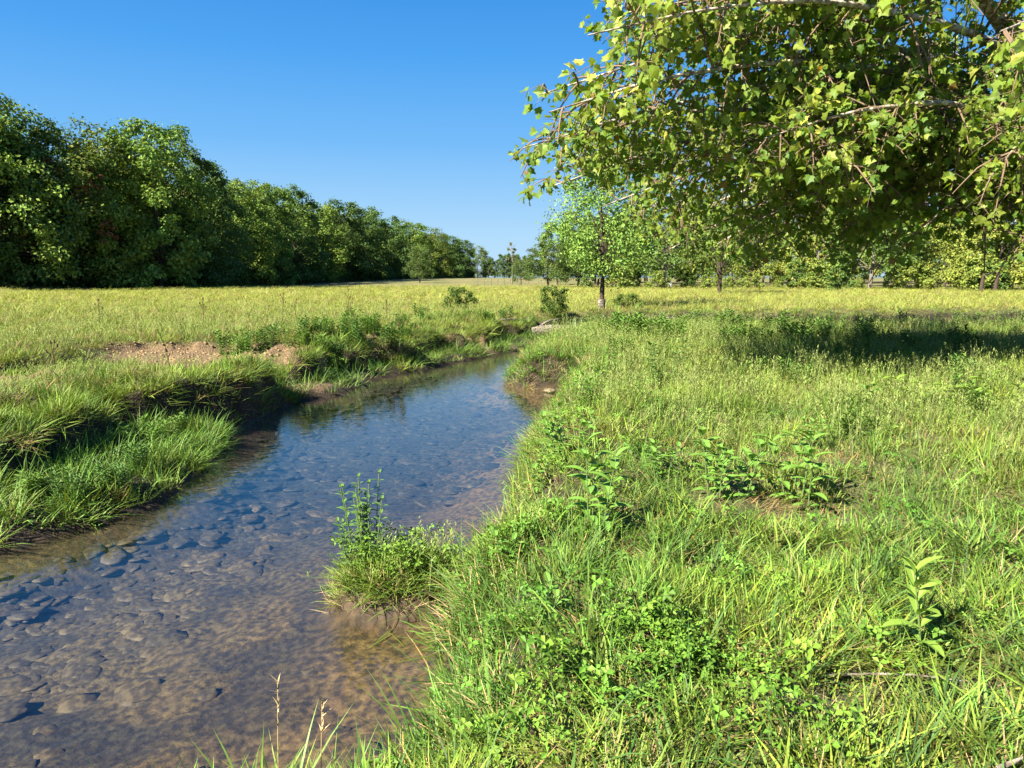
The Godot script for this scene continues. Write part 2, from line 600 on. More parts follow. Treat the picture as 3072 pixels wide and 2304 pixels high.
func clover_tuft(n: int, rad: float, hmax: float, ls: float) -> ArrayMesh:
	var g := Geo.new()
	for k in n:
		var a := rng.randf() * TAU
		var r := rad * sqrt(rng.randf())
		var at := Vector3(cos(a) * r, rng.randf_range(0.2, 1.0) * hmax, sin(a) * r)
		var nrm := (Vector3.UP + rdir() * 0.6).normalized()
		var j := rng.randf_range(0.7, 1.25)
		var cc := Color(0.12, 0.21, 0.035) * j
		var u: Vector3 = perp(nrm)
		for m in 3:
			var d := u.rotated(nrm, TAU * m / 3.0 + rng.randf_range(-0.2, 0.2))
			var s := d.cross(nrm)
			var L := ls * rng.randf_range(0.7, 1.2)
			var base := g.v.size()
			g.v.append_array(PackedVector3Array([at, at + d * L * 0.55 + s * L * 0.34 + nrm * L * 0.1, at + d * L - nrm * L * 0.12, at + d * L * 0.55 - s * L * 0.34 + nrm * L * 0.1]))
			for q in 4: g.c.append(cc)
			g.i.append_array(PackedInt32Array([base, base + 1, base + 2, base, base + 2, base + 3]))
	return amesh(g.v, g.i, g.c)

var bags := {}     # kind -> [transforms, colours]
func drop(kind: String, t: Transform3D, c: Color) -> void:
	if not bags.has(kind): bags[kind] = [[], []]
	bags[kind][0].append(t)
	bags[kind][1].append(c)

func multi(called: String, mesh: Mesh, m: Material, xs: Array, cs: Array, parent: Node) -> MultiMeshInstance3D:
	var mm := MultiMesh.new()
	mm.transform_format = MultiMesh.TRANSFORM_3D
	mm.use_colors = true
	mm.mesh = mesh
	mm.instance_count = xs.size()
	for k in xs.size():
		mm.set_instance_transform(k, xs[k])
		mm.set_instance_color(k, cs[k])
	var o := MultiMeshInstance3D.new()
	o.name = called
	o.multimesh = mm
	o.material_override = m
	parent.add_child(o, true)
	o.set_meta("kind", "stuff")
	return o

func put_tuft(kind: String, x: float, z: float, y: float, s: float, hs: float, tint: Color, lean := Vector2.ZERO) -> void:
	var b := Basis(Vector3.UP, rng.randf() * TAU).scaled(Vector3(s, (minf(s, 1.15) if z < -10.0 else s) * hs, s))
	if lean.length() > 0.01:
		var ax := Vector3(lean.y, 0, -lean.x).normalized()
		b = Basis(ax, clampf(lean.length(), 0, 1.0)) * b
	drop(kind, Transform3D(b, Vector3(x, y, z)), tint)

func grass_at(x: float, z: float, dist: float) -> void:
	var s := sd(x, z)
	if s < 0.03: return
	var sl := side(x, z) < 0.0
	var y := height(x, z)
	var e := 0.12
	var gx := (height(x + e, z) - y) / e
	var gz := (height(x, z + e) - y) / e
	var slope := sqrt(gx * gx + gz * gz)
	if slope > 1.3 and rng.randf() < (0.4 if side(x, z) < 0.0 else 0.15): return
	if dist < 14.0 and n_fine.get_noise_2d(x * 1.3 + 17.0, z * 1.3) < -0.06 and rng.randf() < 0.8: return
	for b in [[1.65, -5.1, 0.5], [2.3, -4.9, 0.25], [0.95, -4.75, 0.2], [0.42, -3.55, 0.22], [0.75, -4.1, 0.16], [2.5, -2.75, 0.28], [3.4, -3.7, 0.25], [1.0, -2.5, 0.2], [2.9, -6.4, 0.35], [5.0, -7.6, 0.4], [6.8, -9.0, 0.5]]:
		if Vector2(x - b[0], (z - b[1])).length() < b[2] * (0.8 + 0.5 * n_fine.get_noise_2d(x * 3.0, z * 3.0)):
			if rng.randf() < 0.75: return
			put_tuft("straw", x, z, y, 0.9, 0.4, Color(0.85, 0.8, 0.75))
			return
	var lean := Vector2(-gx, -gz).limit_length(1.5) * 0.16 + Vector2(rng.randfn(), rng.randfn()) * 0.24
	var sc := 1.0 + 0.03 * maxf(dist - 10.0, 0.0)
	sc = minf(sc, 2.6)
	var n1 := n_hum.get_noise_2d(x * 0.9 + 100.0, z * 0.9)
	var n2 := n_big.get_noise_2d(x * 4.0 + 50.0, z * 4.0)
	var green := Color(0.86, 1.12, 0.85)
	var yellow := Color(1.56, 1.56, 1.1)
	var tint := green.lerp(yellow, clampf(0.45 + n1 * 0.9 + n2 * 0.4, 0, 1))
	tint = tint * rng.randf_range(0.66, 1.2)
	tint.r *= rng.randf_range(0.85, 1.15)
	tint.a = 1.0
	var q := rng.randf()
	if sl:
		var bare := scar(x, z).y
		if clay(x, z, s) > 0.5 and rng.randf() < 0.7: return
		if bare > 0.25 and rng.randf() < bare * 1.15: return
		var bw := bench(z, x) if z > -34 else 0.0
		if z > -34.0 and s > bw - 0.14 and s < bw + 0.17 and rng.randf() < 0.35: return
		if z > -34.0 and s < bw + 0.1:
			if rng.randf() < 0.25: return
			if n_hum.get_noise_2d(x * 2.4 + 3.0, z * 2.4) < -0.05 and rng.randf() < 0.6: return
			put_tuft("lush" if q < 0.75 else "fine", x, z, y, sc * rng.randf_range(0.8, 1.15), rng.randf_range(0.45, 1.15), green.lerp(tint, 0.4) * rng.randf_range(0.85, 1.2), lean)
		elif z > -34.0 and s < bw + 0.75:
			put_tuft("fine" if q < 0.6 else "short", x, z, y, sc * rng.randf_range(0.9, 1.2), rng.randf_range(0.5, 0.95), tint, lean + Vector2(-gx, -gz).limit_length(2.0) * 0.12)
		else:
			var my := clampf((dist - 16.0) / 34.0, 0.0, 1.0)
			tint = tint.lerp(Color(2.15, 1.78, 1.5), my * 0.8)
			if q < 0.3 + 0.22 * my: put_tuft("fine", x, z, y, sc * rng.randf_range(0.7, 1.1), 0.75, tint, lean)
			elif q < 0.38 + 0.2 * my: put_tuft("seed", x, z, y, sc * rng.randf_range(0.8, 1.1), 0.85 if dist > 15 else 0.6, Color(1, 1, 1).lerp(Color(1.4, 1.25, 1.15), my) * rng.randf_range(0.85, 1.1))
			elif q < 0.66 + 0.14 * my: put_tuft("straw", x, z, y, sc * 0.9, 0.8, Color(1, 1, 1), lean)
			else: put_tuft("short", x, z, y, sc, 1.0, tint, lean)
	else:
		if rng.randf() < 0.07 and dist < 9.0:
			put_tuft("lush", x, z, y, rng.randf_range(0.8, 1.1), rng.randf_range(0.6, 1.0), Color(0.6, 0.8, 0.75), lean)
			return
		if s < 0.5 and z > -24.0:
			if q < 0.42: put_tuft("lush", x, z, y, sc * rng.randf_range(0.7, 1.0), rng.randf_range(0.7, 1.05), tint, lean)
			elif q < 0.62: put_tuft("straw", x, z, y, sc, 1.0, Color(1, 1, 1), lean + Vector2(-gx, -gz) * 0.2)
			elif q < 0.8: put_tuft("clover", x, z, y, sc, rng.randf_range(0.7, 1.4), tint)
			else: put_tuft("fine", x, z, y, sc, 0.9, tint, lean)
			return
		var open := smoothstep(5.0, 8.5, dist)
		var cl := n_hum.get_noise_2d(x * 2.0 - 70.0, z * 2.0)
		var tall := clampf(0.9 + 0.7 * n_hum.get_noise_2d(x * 1.7 + 9.0, z * 1.7 + 30.0), 0.5, 1.5)
		if cl > 0.2 and q < 0.3 and s < 1.6: put_tuft("clover", x, z, y, sc, rng.randf_range(0.8, 1.8), tint)
		elif q < 0.30: put_tuft("fine", x, z, y, sc * rng.randf_range(0.8, 1.1), tall * lerpf(0.75, 1.1, open), tint, lean)
		elif q < 0.30 + 0.1 * open: put_tuft("seed", x, z, y, sc * rng.randf_range(0.85, 1.15), rng.randf_range(0.75, 1.05) * tall, Color(1, 1, 1) * rng.randf_range(0.85, 1.15))
		elif q < 0.74: put_tuft("short", x, z, y, sc * rng.randf_range(0.8, 1.2), tall, tint, lean)
		elif q < 0.82: put_tuft("lush", x, z, y, sc * rng.randf_range(0.5, 0.9), rng.randf_range(0.6, 0.9) * tall, tint, lean)
		elif q < 0.985: put_tuft("straw", x, z, y, sc * 0.8, lerpf(0.45, 0.8, open), Color(1, 1, 1), lean)
		else: put_tuft("clover", x, z, y, sc, 1.0, tint)

func build_grass() -> void:
	var half := deg_to_rad(44.0)
	for k in 15000:
		var r := sqrt(rng.randf_range(1.3 * 1.3, 9.5 * 9.5))
		var a := rng.randf_range(-half, half)
		grass_at(sin(a) * r, -cos(a) * r, r)
	for k in 9000:
		var r := sqrt(rng.randf_range(1.3 * 1.3, 5.2 * 5.2))
		var a := rng.randf_range(-half, half)
		grass_at(sin(a) * r, -cos(a) * r, r)
	for k in 110000:
		var r := 9.0 * pow(130.0 / 9.0, rng.randf())
		var a := rng.randf_range(-half, half)
		grass_at(sin(a) * r, -cos(a) * r, r)
	# taller growth along the left bench and lips
	for k in 5200:
		var z := rng.randf_range(-26.0, -5.0)
		var x := rng.randf_range(-7.5, 1.0)
		var s := sd(x, z)
		if s < 0.0 or s > 1.6 or side(x, z) > 0.0 or rng.randf() < 0.7: continue
		grass_at(x, z, 9.0)
	for k in 5200:
		var z := rng.randf_range(-27.0, -3.2)
		var x := rng.randf_range(-1.2, 3.6)
		var s := sd(x, z)
		if s < 0.02 or s > 0.75 or side(x, z) < 0.0: continue
		grass_at(x, z, 9.0)
	# grass and dry roots hanging over the lip of the cut bank
	for k in 22000:
		var z := rng.randf_range(-27.0, -4.5)
		var x := rng.randf_range(-8.5, 1.4)
		var s := sd(x, z)
		if s < 0.0 or s > 2.2 or side(x, z) > 0.0: continue
		var bw := bench(z, x)
		if s < bw - 0.02 or s > bw + 0.32 or (s < bw + 0.14 and rng.randf() < 0.6): continue
		var g := Vector2(sd(x + 0.15, z) - s, sd(x, z + 0.15) - s).normalized() * -1.0
		var drop_ := rng.randf_range(0.4, 1.0)
		var q := rng.randf()
		var t := Color(0.85, 1.0, 0.8).lerp(Color(1.35, 1.35, 0.85), rng.randf()) * rng.randf_range(0.8, 1.15)
		put_tuft("straw" if q < 0.2 else "lush" if q < 0.45 else "fine", x, z, height(x, z), 1.0, rng.randf_range(0.7, 1.1), t if q >= 0.2 else Color(0.75, 0.7, 0.65), g * drop_)
	# tussocks: each a crown of tufts leaning outwards
	for k in 620:
		var z := rng.randf_range(-27.0, -4.5)
		var x := rng.randf_range(-10.0, 2.0)
		var s := sd(x, z)
		if s < 0.1 or s > 4.0 or side(x, z) > 0.0: continue
		if scar(x, z).y > 0.2 or clay(x, z, s) > 0.4: continue
		var up := s > bench(z, x)
		var big := rng.randf_range(0.12, 0.34)
		var tt := Color(0.8, 1.0, 0.85).lerp(Color(1.35, 1.2, 0.75), rng.randf()) * rng.randf_range(0.85, 1.2)
		var kd := "lush" if rng.randf() < (0.12 if up else 0.75) else "fine"
		for m in int(big * 75.0):
			var a := rng.randf() * TAU
			var f := sqrt(rng.randf())
			var px_ := x + cos(a) * f * big
			var pz := z + sin(a) * f * big
			if sd(px_, pz) < 0.02: continue
			put_tuft(kd, px_, pz, height(px_, pz), rng.randf_range(0.85, 1.1) * (0.8 if up else 1.0), (1.15 - 0.4 * f) * (0.5 + big * 1.9) * (0.72 if up else 1.0), tt * rng.randf_range(0.85, 1.15), Vector2(cos(a), sin(a)) * f * 0.75)
		if rng.randf() < 0.3:
			for m in 6:
				var qx := x + rng.randfn() * big * 0.6
				var qz := z + rng.randfn() * big * 0.6
				if sd(qx, qz) > 0.05: put_tuft("straw", qx, qz, height(qx, qz), 0.9, 0.9, Color(0.9, 0.9, 0.9))
	# the islet
	for k in 420:
		var a := rng.randf() * TAU
		var r := sqrt(rng.randf()) * rng.randf_range(0.75, 1.1)
		var x := ISLE.x + cos(a) * r * 0.5
		var z := ISLE.y + sin(a) * r * 0.36
		var y := maxf(height(x, z), WATER + 0.0)
		var t := Color(1.0, 1.05, 0.8) * rng.randf_range(0.85, 1.2)
		var ln := Vector2(cos(a) * 0.5, sin(a) * 0.36) * r * 1.3
		var q := rng.randf()
		if r > 0.75 and q < 0.3: put_tuft("straw", x, z, y, 0.8, 0.7, Color(0.9, 0.9, 0.9), ln * 2.0)
		elif q < 0.55: put_tuft("fine", x, z, y, 1.0, rng.randf_range(0.5, 1.0), t, ln)
		elif q < 0.9: put_tuft("lush", x, z, y, 0.75, rng.randf_range(0.4, 0.95), t, ln)
		elif q < 0.96: put_tuft("clover", x, z, y + 0.1, 1.0, 1.3, t)
		else: put_tuft("seed", x, z, y, 0.9, 0.8, Color(1, 1, 1))
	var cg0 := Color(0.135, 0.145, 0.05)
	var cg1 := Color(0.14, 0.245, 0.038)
	var kinds := {
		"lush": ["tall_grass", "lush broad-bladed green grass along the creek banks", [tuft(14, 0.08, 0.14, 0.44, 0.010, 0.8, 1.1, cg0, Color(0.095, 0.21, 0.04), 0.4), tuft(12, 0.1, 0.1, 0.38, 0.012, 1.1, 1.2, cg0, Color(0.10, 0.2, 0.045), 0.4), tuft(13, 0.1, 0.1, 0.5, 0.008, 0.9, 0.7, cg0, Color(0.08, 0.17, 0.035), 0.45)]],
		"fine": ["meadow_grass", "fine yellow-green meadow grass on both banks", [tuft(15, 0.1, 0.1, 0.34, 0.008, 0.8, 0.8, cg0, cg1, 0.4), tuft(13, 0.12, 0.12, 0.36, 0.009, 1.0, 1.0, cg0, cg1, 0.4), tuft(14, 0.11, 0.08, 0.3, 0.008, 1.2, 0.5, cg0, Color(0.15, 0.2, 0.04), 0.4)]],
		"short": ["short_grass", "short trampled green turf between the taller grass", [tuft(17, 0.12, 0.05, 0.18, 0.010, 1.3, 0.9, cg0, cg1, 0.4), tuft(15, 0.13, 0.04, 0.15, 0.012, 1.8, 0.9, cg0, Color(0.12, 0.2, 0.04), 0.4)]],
		"straw": ["dry_grass", "dry straw-coloured grass blades and thatch", [tuft(14, 0.1, 0.12, 0.34, 0.006, 1.3, 1.0, Color(0.3, 0.22, 0.1), Color(0.42, 0.34, 0.17)), tuft(12, 0.12, 0.1, 0.3, 0.006, 1.8, 0.8, Color(0.26, 0.19, 0.09), Color(0.38, 0.32, 0.15))]],
		"seed": ["seeding_grass", "pale feathery seed heads of grass over the meadow", [seed_tuft(8, 0.13, 0.28, 0.5, 0.25), seed_tuft(7, 0.14, 0.3, 0.55, 0.35)]],
		"clover": ["ground_cover", "low bright three-leaved ground cover near the bank", [clover_tuft(22, 0.13, 0.12, 0.02), clover_tuft(16, 0.14, 0.15, 0.03)]],
	}
	for k in kinds:
		if not bags.has(k): continue
		var xs: Array = bags[k][0]
		var cs: Array = bags[k][1]
		var vs: Array = kinds[k][2]
		for m in vs.size():
			var xa := []
			var ca := []
			for i in range(m, xs.size(), vs.size()):
				xa.append(xs[i]); ca.append(cs[i])
			var o := multi(numbered(kinds[k][0]), vs[m], M.grass, xa, ca, self)
			tag(o, kinds[k][1], "grass", "", "stuff")
	print("grass ", bags["fine"][0].size(), " ", bags["seed"][0].size(), " ", bags["short"][0].size(), " ", bags["lush"][0].size())

# ---------------------------------------------------------------- trees
func tree_meshes(H: float, R: float, cb: float, lobes: int, leaves: int, ls: float, col: Color, airy := 0.0, trunk_r := 0.2) -> Dictionary:
	var g := Geo.new()
	var t := Geo.new()
	var top := Vector3(rng.randf_range(-0.05, 0.05) * H, H * 0.86, rng.randf_range(-0.05, 0.05) * H)
	var tp := curve_pts([Vector3(0, -0.3, 0), Vector3(rng.randf_range(-0.02, 0.02) * H, H * 0.3, rng.randf_range(-0.02, 0.02) * H), Vector3(top.x * 0.5, H * 0.6, top.z * 0.5), top], 9)
	tube(t, tp, trunk_r, trunk_r * 0.15, 8, Color.WHITE, 0.06)
	var cs := []
	for k in lobes:
		var f := (k + rng.randf()) / lobes
		var hh := lerpf(cb, 0.96, f)
		var prof := sqrt(maxf(0.03, 1.0 - pow(absf((hh - (cb + 0.33 * (1.0 - cb))) / (1.0 - cb) * 1.42), 2.2)))
		var a := k * 2.39996 + rng.randf_range(-0.5, 0.5)
		var rr := R * prof * (0.25 + 0.62 * sqrt(rng.randf()))
		var c := Vector3(cos(a) * rr, hh * H, sin(a) * rr)
		var lr := R * rng.randf_range(0.2, 0.36) * (1.0 - 0.15 * f)
		cs.append([c, lr])
		var st: Vector3 = tp[clampi(int(9.0 * (hh - 0.12)), 2, 8)]
		tube(t, curve_pts([st, st.lerp(c, 0.5) + Vector3(0, 0.03 * H, 0), c], 4), trunk_r * rng.randf_range(0.2, 0.4) * (1.1 - f), 0.012 * H / 10.0, 5)
	var subs := []
	for e in cs:
		for m in 7:
			var d := (rdir() + Vector3(e[0].x, 0, e[0].z).normalized() * 0.45 + Vector3.UP * 0.25).normalized()
			subs.append([e[0], e[1], d, rng.randf_range(0.8, 1.2), rng.randf_range(-0.1, 0.14)])
	for k in leaves:
		var s: Array = subs[rng.randi() % subs.size()]
		var lr: float = s[1]
		var p: Vector3 = s[0] + s[2] * lr * 0.72 + Vector3(rng.randfn(), rng.randfn() * 0.7, rng.randfn()) * lr * (0.27 + airy * 0.15)
		var nrm: Vector3 = ((p - s[0]).normalized() * 0.6 + Vector3.UP * 0.5 + rdir() * 0.8).normalized()
		var u: Vector3 = perp(nrm)
		u.y -= 0.25
		u = u.normalized()
		var w: Vector3 = u.cross(nrm).normalized()
		var L := ls * rng.randf_range(0.6, 1.35)
		var base := g.v.size()
		var j: float = s[3] * rng.randf_range(0.75, 1.25)
		var cc := Color(col.r * j * (1.0 + s[4] + rng.randf_range(-0.1, 0.15)), col.g * j, col.b * j)
		g.v.append_array(PackedVector3Array([p, p + u * L * 0.5 + w * L * 0.3 + nrm * L * 0.1, p + u * L, p + u * L * 0.5 - w * L * 0.3 + nrm * L * 0.1]))
		for q in 4: g.c.append(cc)
		g.i.append_array(PackedInt32Array([base, base + 1, base + 2, base, base + 2, base + 3]))
	return {"crown": amesh(g.v, g.i, g.c), "trunk": geo_mesh(t)}

func make_tree(called: String, m: Dictionary, label: String, at: Vector3, turn: float, s: Vector3, group := "", bark: Material = null) -> Node3D:
	var o := thing(called, label, "tree", at, turn, group)
	o.scale = s
	part("trunk", m.trunk, bark if bark else M.bark, o)
	part("crown", m.crown, M.tree, o)
	return o

func px(u: float, d: float) -> float:      # sideways metres of a bearing at a depth
	return (u - 512.0) / 722.0 * d

func build_forest() -> void:
	var kinds := []
	var cols := [Color(0.13, 0.225, 0.042), Color(0.085, 0.16, 0.036), Color(0.165, 0.26, 0.045), Color(0.085, 0.16, 0.04), Color(0.12, 0.175, 0.032), Color(0.07, 0.13, 0.03)]
	for k in 6:
		kinds.append(tree_meshes(20.0, rng.randf_range(6.2, 7.8), rng.randf_range(0.03, 0.07), 52, 17000, 0.43, cols[k], 0.0, 0.28))
	# notable front trees: bearing (px of 1024), depth, height, label
	var front := [
		[-70.0, 80.0, 20.0, ""], [-30.0, 84.0, 21.5, "tree at the left end of the wood, cut by the picture edge"],
		[8.0, 84.0, 20.6, "tallest pale green tree at the left end of the wood, beside the picture edge"],
		[48.0, 88.0, 19.0, "rounded tree in the wood, second in from the left picture edge"],
		[88.0, 92.0, 19.5, "tree in the left wood with dead brown sprays hanging among its leaves"],
		[126.0, 96.0, 18.6, "bright yellow-green rounded tree in the wood, left of the tall domed one"],
		[164.0, 97.0, 21.5, "tall domed tree that rises highest above the wood skyline"],
		[190.0, 108.0, 19.8, "dark tree on the right shoulder of the tall domed tree"],
		[215.0, 117.0, 19.0, "mid green tree in the wood where the skyline first steps down"],
		[244.0, 130.0, 18.2, "light green tree with a soft round top, in the middle of the wood"],
		[270.0, 140.0, 19.0, "broad green tree in the middle of the wood, right of the light round top"],
		[298.0, 152.0, 19.6, "dark green tree in the wood just before the notch in the skyline"],
		[322.0, 172.0, 18.0, "low bright green tree filling the notch in the wood skyline"],
		[345.0, 186.0, 19.8, "dark oval tree right of the notch in the wood skyline"],
		[366.0, 200.0, 19.5, "dark tree with a flat shoulder, right half of the wood"],
		[388.0, 228.0, 19.0, "mid green tree in the right half of the wood, above the small field tree"],
		[412.0, 255.0, 19.2, "grey-green rounded tree towards the far end of the wood"],
		[430.0, 285.0, 18.5, "pale tree towards the far end of the wood, behind the grey-green one"],
		[446.0, 320.0, 18.5, "bluish tree near the far end of the wood"],
		[462.0, 370.0, 19.0, "dark last tall tree at the far end of the wood"],
		[478.0, 430.0, 18.0, "small far tree just past the end of the wood"],
	]
	var idx := 0
	var shared := "leafy green tree standing inside the dense wood left of the meadow, mostly hidden"
	for f in front:
		var d: float = f[1]
		var at := ground_at(px(f[0], d), -d)
		var hh: float = f[2]
		var wd := 1.0 + 0.35 * smoothstep(120.0, 260.0, d)
		var s := Vector3(hh / 20.0 * rng.randf_range(0.92, 1.08) * wd, hh / 20.0, hh / 20.0 * rng.randf_range(0.92, 1.08) * wd)
		make_tree("woodland_tree", kinds[[0, 1, 2, 3, 4, 2, 0, 5, 3, 2, 0, 1, 2, 5, 1, 3, 0, 4, 3, 5, 4][idx % 21]], f[3] if f[3] else shared, at, rng.randf() * TAU, s, "trees of the wood on the left")
		if "dead brown" in f[3]:
			var tr: Node3D = get_child(get_child_count() - 1)
			for q in 4:
				var ds := part("dead_spray", tree_meshes(3.4, 1.1, 0.2, 7, 420, 0.3, Color(0.16, 0.085, 0.04), 0.5, 0.02).crown, M.tree, tr)
				ds.set_meta("kind", "stuff")
				ds.position = Vector3([3.5, 1.2, 5.5, 4.6][q], [9.0, 12.2, 5.0, 11.0][q], [5.2, 6.0, 3.6, 4.2][q]).rotated(Vector3.UP, -tr.rotation.y)
		idx += 1
	# the rows behind and between
	var edge := [[-70.0, 80.0], [8.0, 84.0], [88.0, 93.0], [164.0, 101.0], [215.0, 120.0], [270.0, 142.0], [322.0, 174.0], [366.0, 202.0], [412.0, 258.0], [446.0, 322.0], [470.0, 400.0]]
	var behind := ["trees past the picture edge", "tallest pale tree", "tree with dead brown sprays", "tall domed tree", "dark shoulder of the tall domed tree", "broad tree in mid wood", "bright tree in the skyline notch", "flat-shouldered dark tree", "grey-green rounded tree", "bluish tree near the far end"]
	for row in [0, 1, 2]:
		for k in edge.size() - 1:
			var a := Vector2(px(edge[k][0], edge[k][1]), -edge[k][1])
			var b := Vector2(px(edge[k + 1][0], edge[k + 1][1]), -edge[k + 1][1])
			var n := maxi(1, int(a.distance_to(b) / 7.5))
			for i in n:
				var p := a.lerp(b, (i + rng.randf()) / n)
				p += Vector2(-4.5 - row * 7.5, -4.0 - row * 3.0) + Vector2(rng.randf_range(-2, 2), rng.randf_range(-2, 2))
				var hh := rng.randf_range(15.5, 18.5) - (0.0 if row else 2.0)
				var s := hh / 20.0
				make_tree("woodland_tree", kinds[rng.randi() % 6], "leafy tree, %s row of the wood, behind the %s" % [["second", "third", "last"][row], behind[k]], ground_at(p.x, p.y), rng.randf() * TAU, Vector3(s * 1.1, s, s * 1.1), "trees of the wood on the left")
	# understorey shrubs along the foot
	var sh := tree_meshes(4.0, 2.2, 0.02, 18, 2800, 0.36, Color(0.06, 0.11, 0.028), 0.0, 0.06)
	for k in edge.size() - 1:
		var a := Vector2(px(edge[k][0], edge[k][1]), -edge[k][1])
		var b := Vector2(px(edge[k + 1][0], edge[k + 1][1]), -edge[k + 1][1])
		var n := maxi(2, int(a.distance_to(b) / 3.4))
		for i in n:
			var p := a.lerp(b, (i + rng.randf()) / n) + Vector2(rng.randf_range(0, 2.5), rng.randf_range(0, 2))
			var s := rng.randf_range(0.6, 1.25)
			var o := make_tree("understorey_shrub", sh, "shrub at the foot of the wood below the %s" % behind[k], ground_at(p.x, p.y), rng.randf() * TAU, Vector3(s, s, s), "shrubs along the foot of the wood")
			o.set_meta("category", "shrub")

func build_field_trees() -> void:
	# mid tree by the bend
	var locust := tree_meshes(9.0, 2.45, 0.2, 44, 15500, 0.145, Color(0.17, 0.30, 0.06), 1.4, 0.13)
	make_tree("slender_tree", locust, "slender light green tree with bare lower trunk at the creek bend", ground_at(4.5, -36.4), 0.6, Vector3(1, 1, 1))
	var loc2 := tree_meshes(8.5, 3.6, 0.34, 30, 9000, 0.2, Color(0.11, 0.17, 0.035), 0.8, 0.2)
	make_tree("forked_tree", loc2, "forked dark-trunked tree alone in the meadow under the sycamore boughs", ground_at(18.8, -66.0), 2.0, Vector3(1, 1, 1))
	var oak := tree_meshes(10.0, 3.9, 0.14, 30, 8000, 0.26, Color(0.085, 0.14, 0.035), 0.5, 0.2)
	make_tree("field_tree", oak, "round-headed tree standing alone in the far field, left of the slender tree", ground_at(px(548, 112), -112), 0.0, Vector3(0.98, 0.72, 0.98))
	make_tree("field_tree", oak, "small dark tree on the meadow in front of the far end of the wood", ground_at(px(421, 170), -170), 1.0, Vector3(0.85, 0.85, 0.85))
	make_tree("field_tree", oak, "small bushy tree with a thin leaning top, just left of the round field tree", ground_at(px(521, 150), -150), 2.2, Vector3(0.55, 0.5, 0.55))
	var snag := thing("bare_tree", "thin nearly bare tree with few leaves in the far field", "tree", ground_at(px(512, 160), -160))
	var sg := Geo.new()
	tube(sg, curve_pts([Vector3(0, -0.2, 0), Vector3(0.1, 4, 0), Vector3(-0.2, 8.5, 0.1)], 6), 0.2, 0.05, 6)
	for k in 6: tube(sg, curve_pts([Vector3(0, 4.0 + k * 0.7, 0), Vector3(cos(k * 2.4) * 0.8, 5.0 + k * 0.7, sin(k * 2.4) * 0.8), Vector3(cos(k * 2.4) * 1.4, 5.3 + k * 0.7, sin(k * 2.4) * 1.4)], 4), 0.06, 0.02, 4)
	part("trunk", geo_mesh(sg), M.dead, snag)
	part("crown", tree_meshes(9.0, 1.2, 0.5, 7, 500, 0.3, Color(0.12, 0.15, 0.06), 1.0, 0.02).crown, M.tree, snag)
	# far trees behind the field
	var far := tree_meshes(14.0, 5.0, 0.1, 26, 4200, 0.62, Color(0.075, 0.13, 0.04), 0.0, 0.25)
	for k in 16:
		var d := rng.randf_range(330.0, 420.0)
		var u := 484.0 + k * 6.2 + rng.randf_range(-2, 2)
		var s := rng.randf_range(0.55, 0.85)
		make_tree("distant_tree", far, "hazy green tree in the distant row closing the far field", ground_at(px(u, d), -d), rng.randf() * TAU, Vector3(s, s, s), "distant trees closing the far field")
	# right-hand background trees, behind the sycamore
	var rb := []
	for k in 4:
		rb.append(tree_meshes(12.0, 4.2, [0.1, 0.16, 0.22, 0.08][k], 28, 7500, 0.34, [Color(0.15, 0.22, 0.04), Color(0.095, 0.165, 0.035), Color(0.13, 0.22, 0.045), Color(0.2, 0.26, 0.05)][k], 0.3, 0.2))
	var spots := [
		[577, 118, 7.5, 1, "dark bushy tree right behind the slender tree, nearer the far field"], [597, 112, 9.0, 1, "dark green tree behind the slender tree trunk"], [622, 120, 10.0, 0, "spreading tree behind the slender tree, on its right"], [644, 128, 9.0, 2, "tree with pale leaves left of the white shed"],
		[662, 108, 12.0, 1, "tall tree with a pale crooked trunk beside the white shed"], [690, 132, 9.5, 0, "green tree right of the white shed"], [708, 140, 12.0, 2, "tree far behind the forked meadow tree"], [735, 125, 10.5, 1, "dark tree right of the forked meadow tree"],
		[760, 118, 9.0, 3, "yellow-green tree behind the meadow, third right of the forked tree"], [786, 122, 12.5, 0, "tall tree rising behind the yellow-green shrubs"], [815, 115, 10.0, 3, "pale yellow-green tree left of the twin trunk tree"], [842, 125, 13.0, 1, "dark tree close behind the twin trunk tree"],
		[866, 95, 12.0, 1, "twin-trunked tree with pale bark at the right meadow edge"], [892, 110, 11.0, 2, "green tree right of the twin-trunked tree"], [915, 118, 13.0, 0, "tall tree behind the hanging sycamore limb"], [940, 100, 9.0, 3, "yellow-green tree at the right meadow edge above the two stumps"],
		[968, 92, 9.5, 3, "bright yellow-green tree behind the right-hand stump"], [996, 84, 10.0, 3, "pale green tree next to the right picture edge"], [1022, 88, 12.0, 0, "tree at the right picture edge, behind the pale green one"], [1050, 80, 11.0, 3, ""],
	]
	for s in spots:
		var d: float = s[1]
		var at := ground_at(px(s[0], d), -d)
		var sc: float = s[2] / 12.0 * 1.22
		make_tree("background_tree", rb[s[3]], s[4] if s[4] else "leafy tree of the right-hand row, beyond the picture edge", at, rng.randf() * TAU, Vector3(sc * 1.05, sc, sc * 1.05), "trees along the right-hand meadow edge", M.dead if "pale" in s[4] and "trunk" in s[4] else null)
	for k in 30:
		var u := 560.0 + k * 17.0 + rng.randf_range(-6, 6)
		var d := rng.randf_range(140.0, 175.0)
		var sc := rng.randf_range(0.9, 1.3)
		make_tree("background_tree", rb[rng.randi() % 4], "back row tree on the right, behind the %s" % ["slender tree", "white shed", "forked meadow tree", "yellow-green shrubs right of the forked tree", "twin-trunked tree", "two broken stumps"][mini(5, int(k / 5.0))], ground_at(px(u, d), -d), rng.randf() * TAU, Vector3(sc, sc, sc), "trees along the right-hand meadow edge")
	var sh := tree_meshes(3.2, 2.0, 0.04, 18, 3400, 0.24, Color(0.18, 0.25, 0.05), 0.2, 0.05)
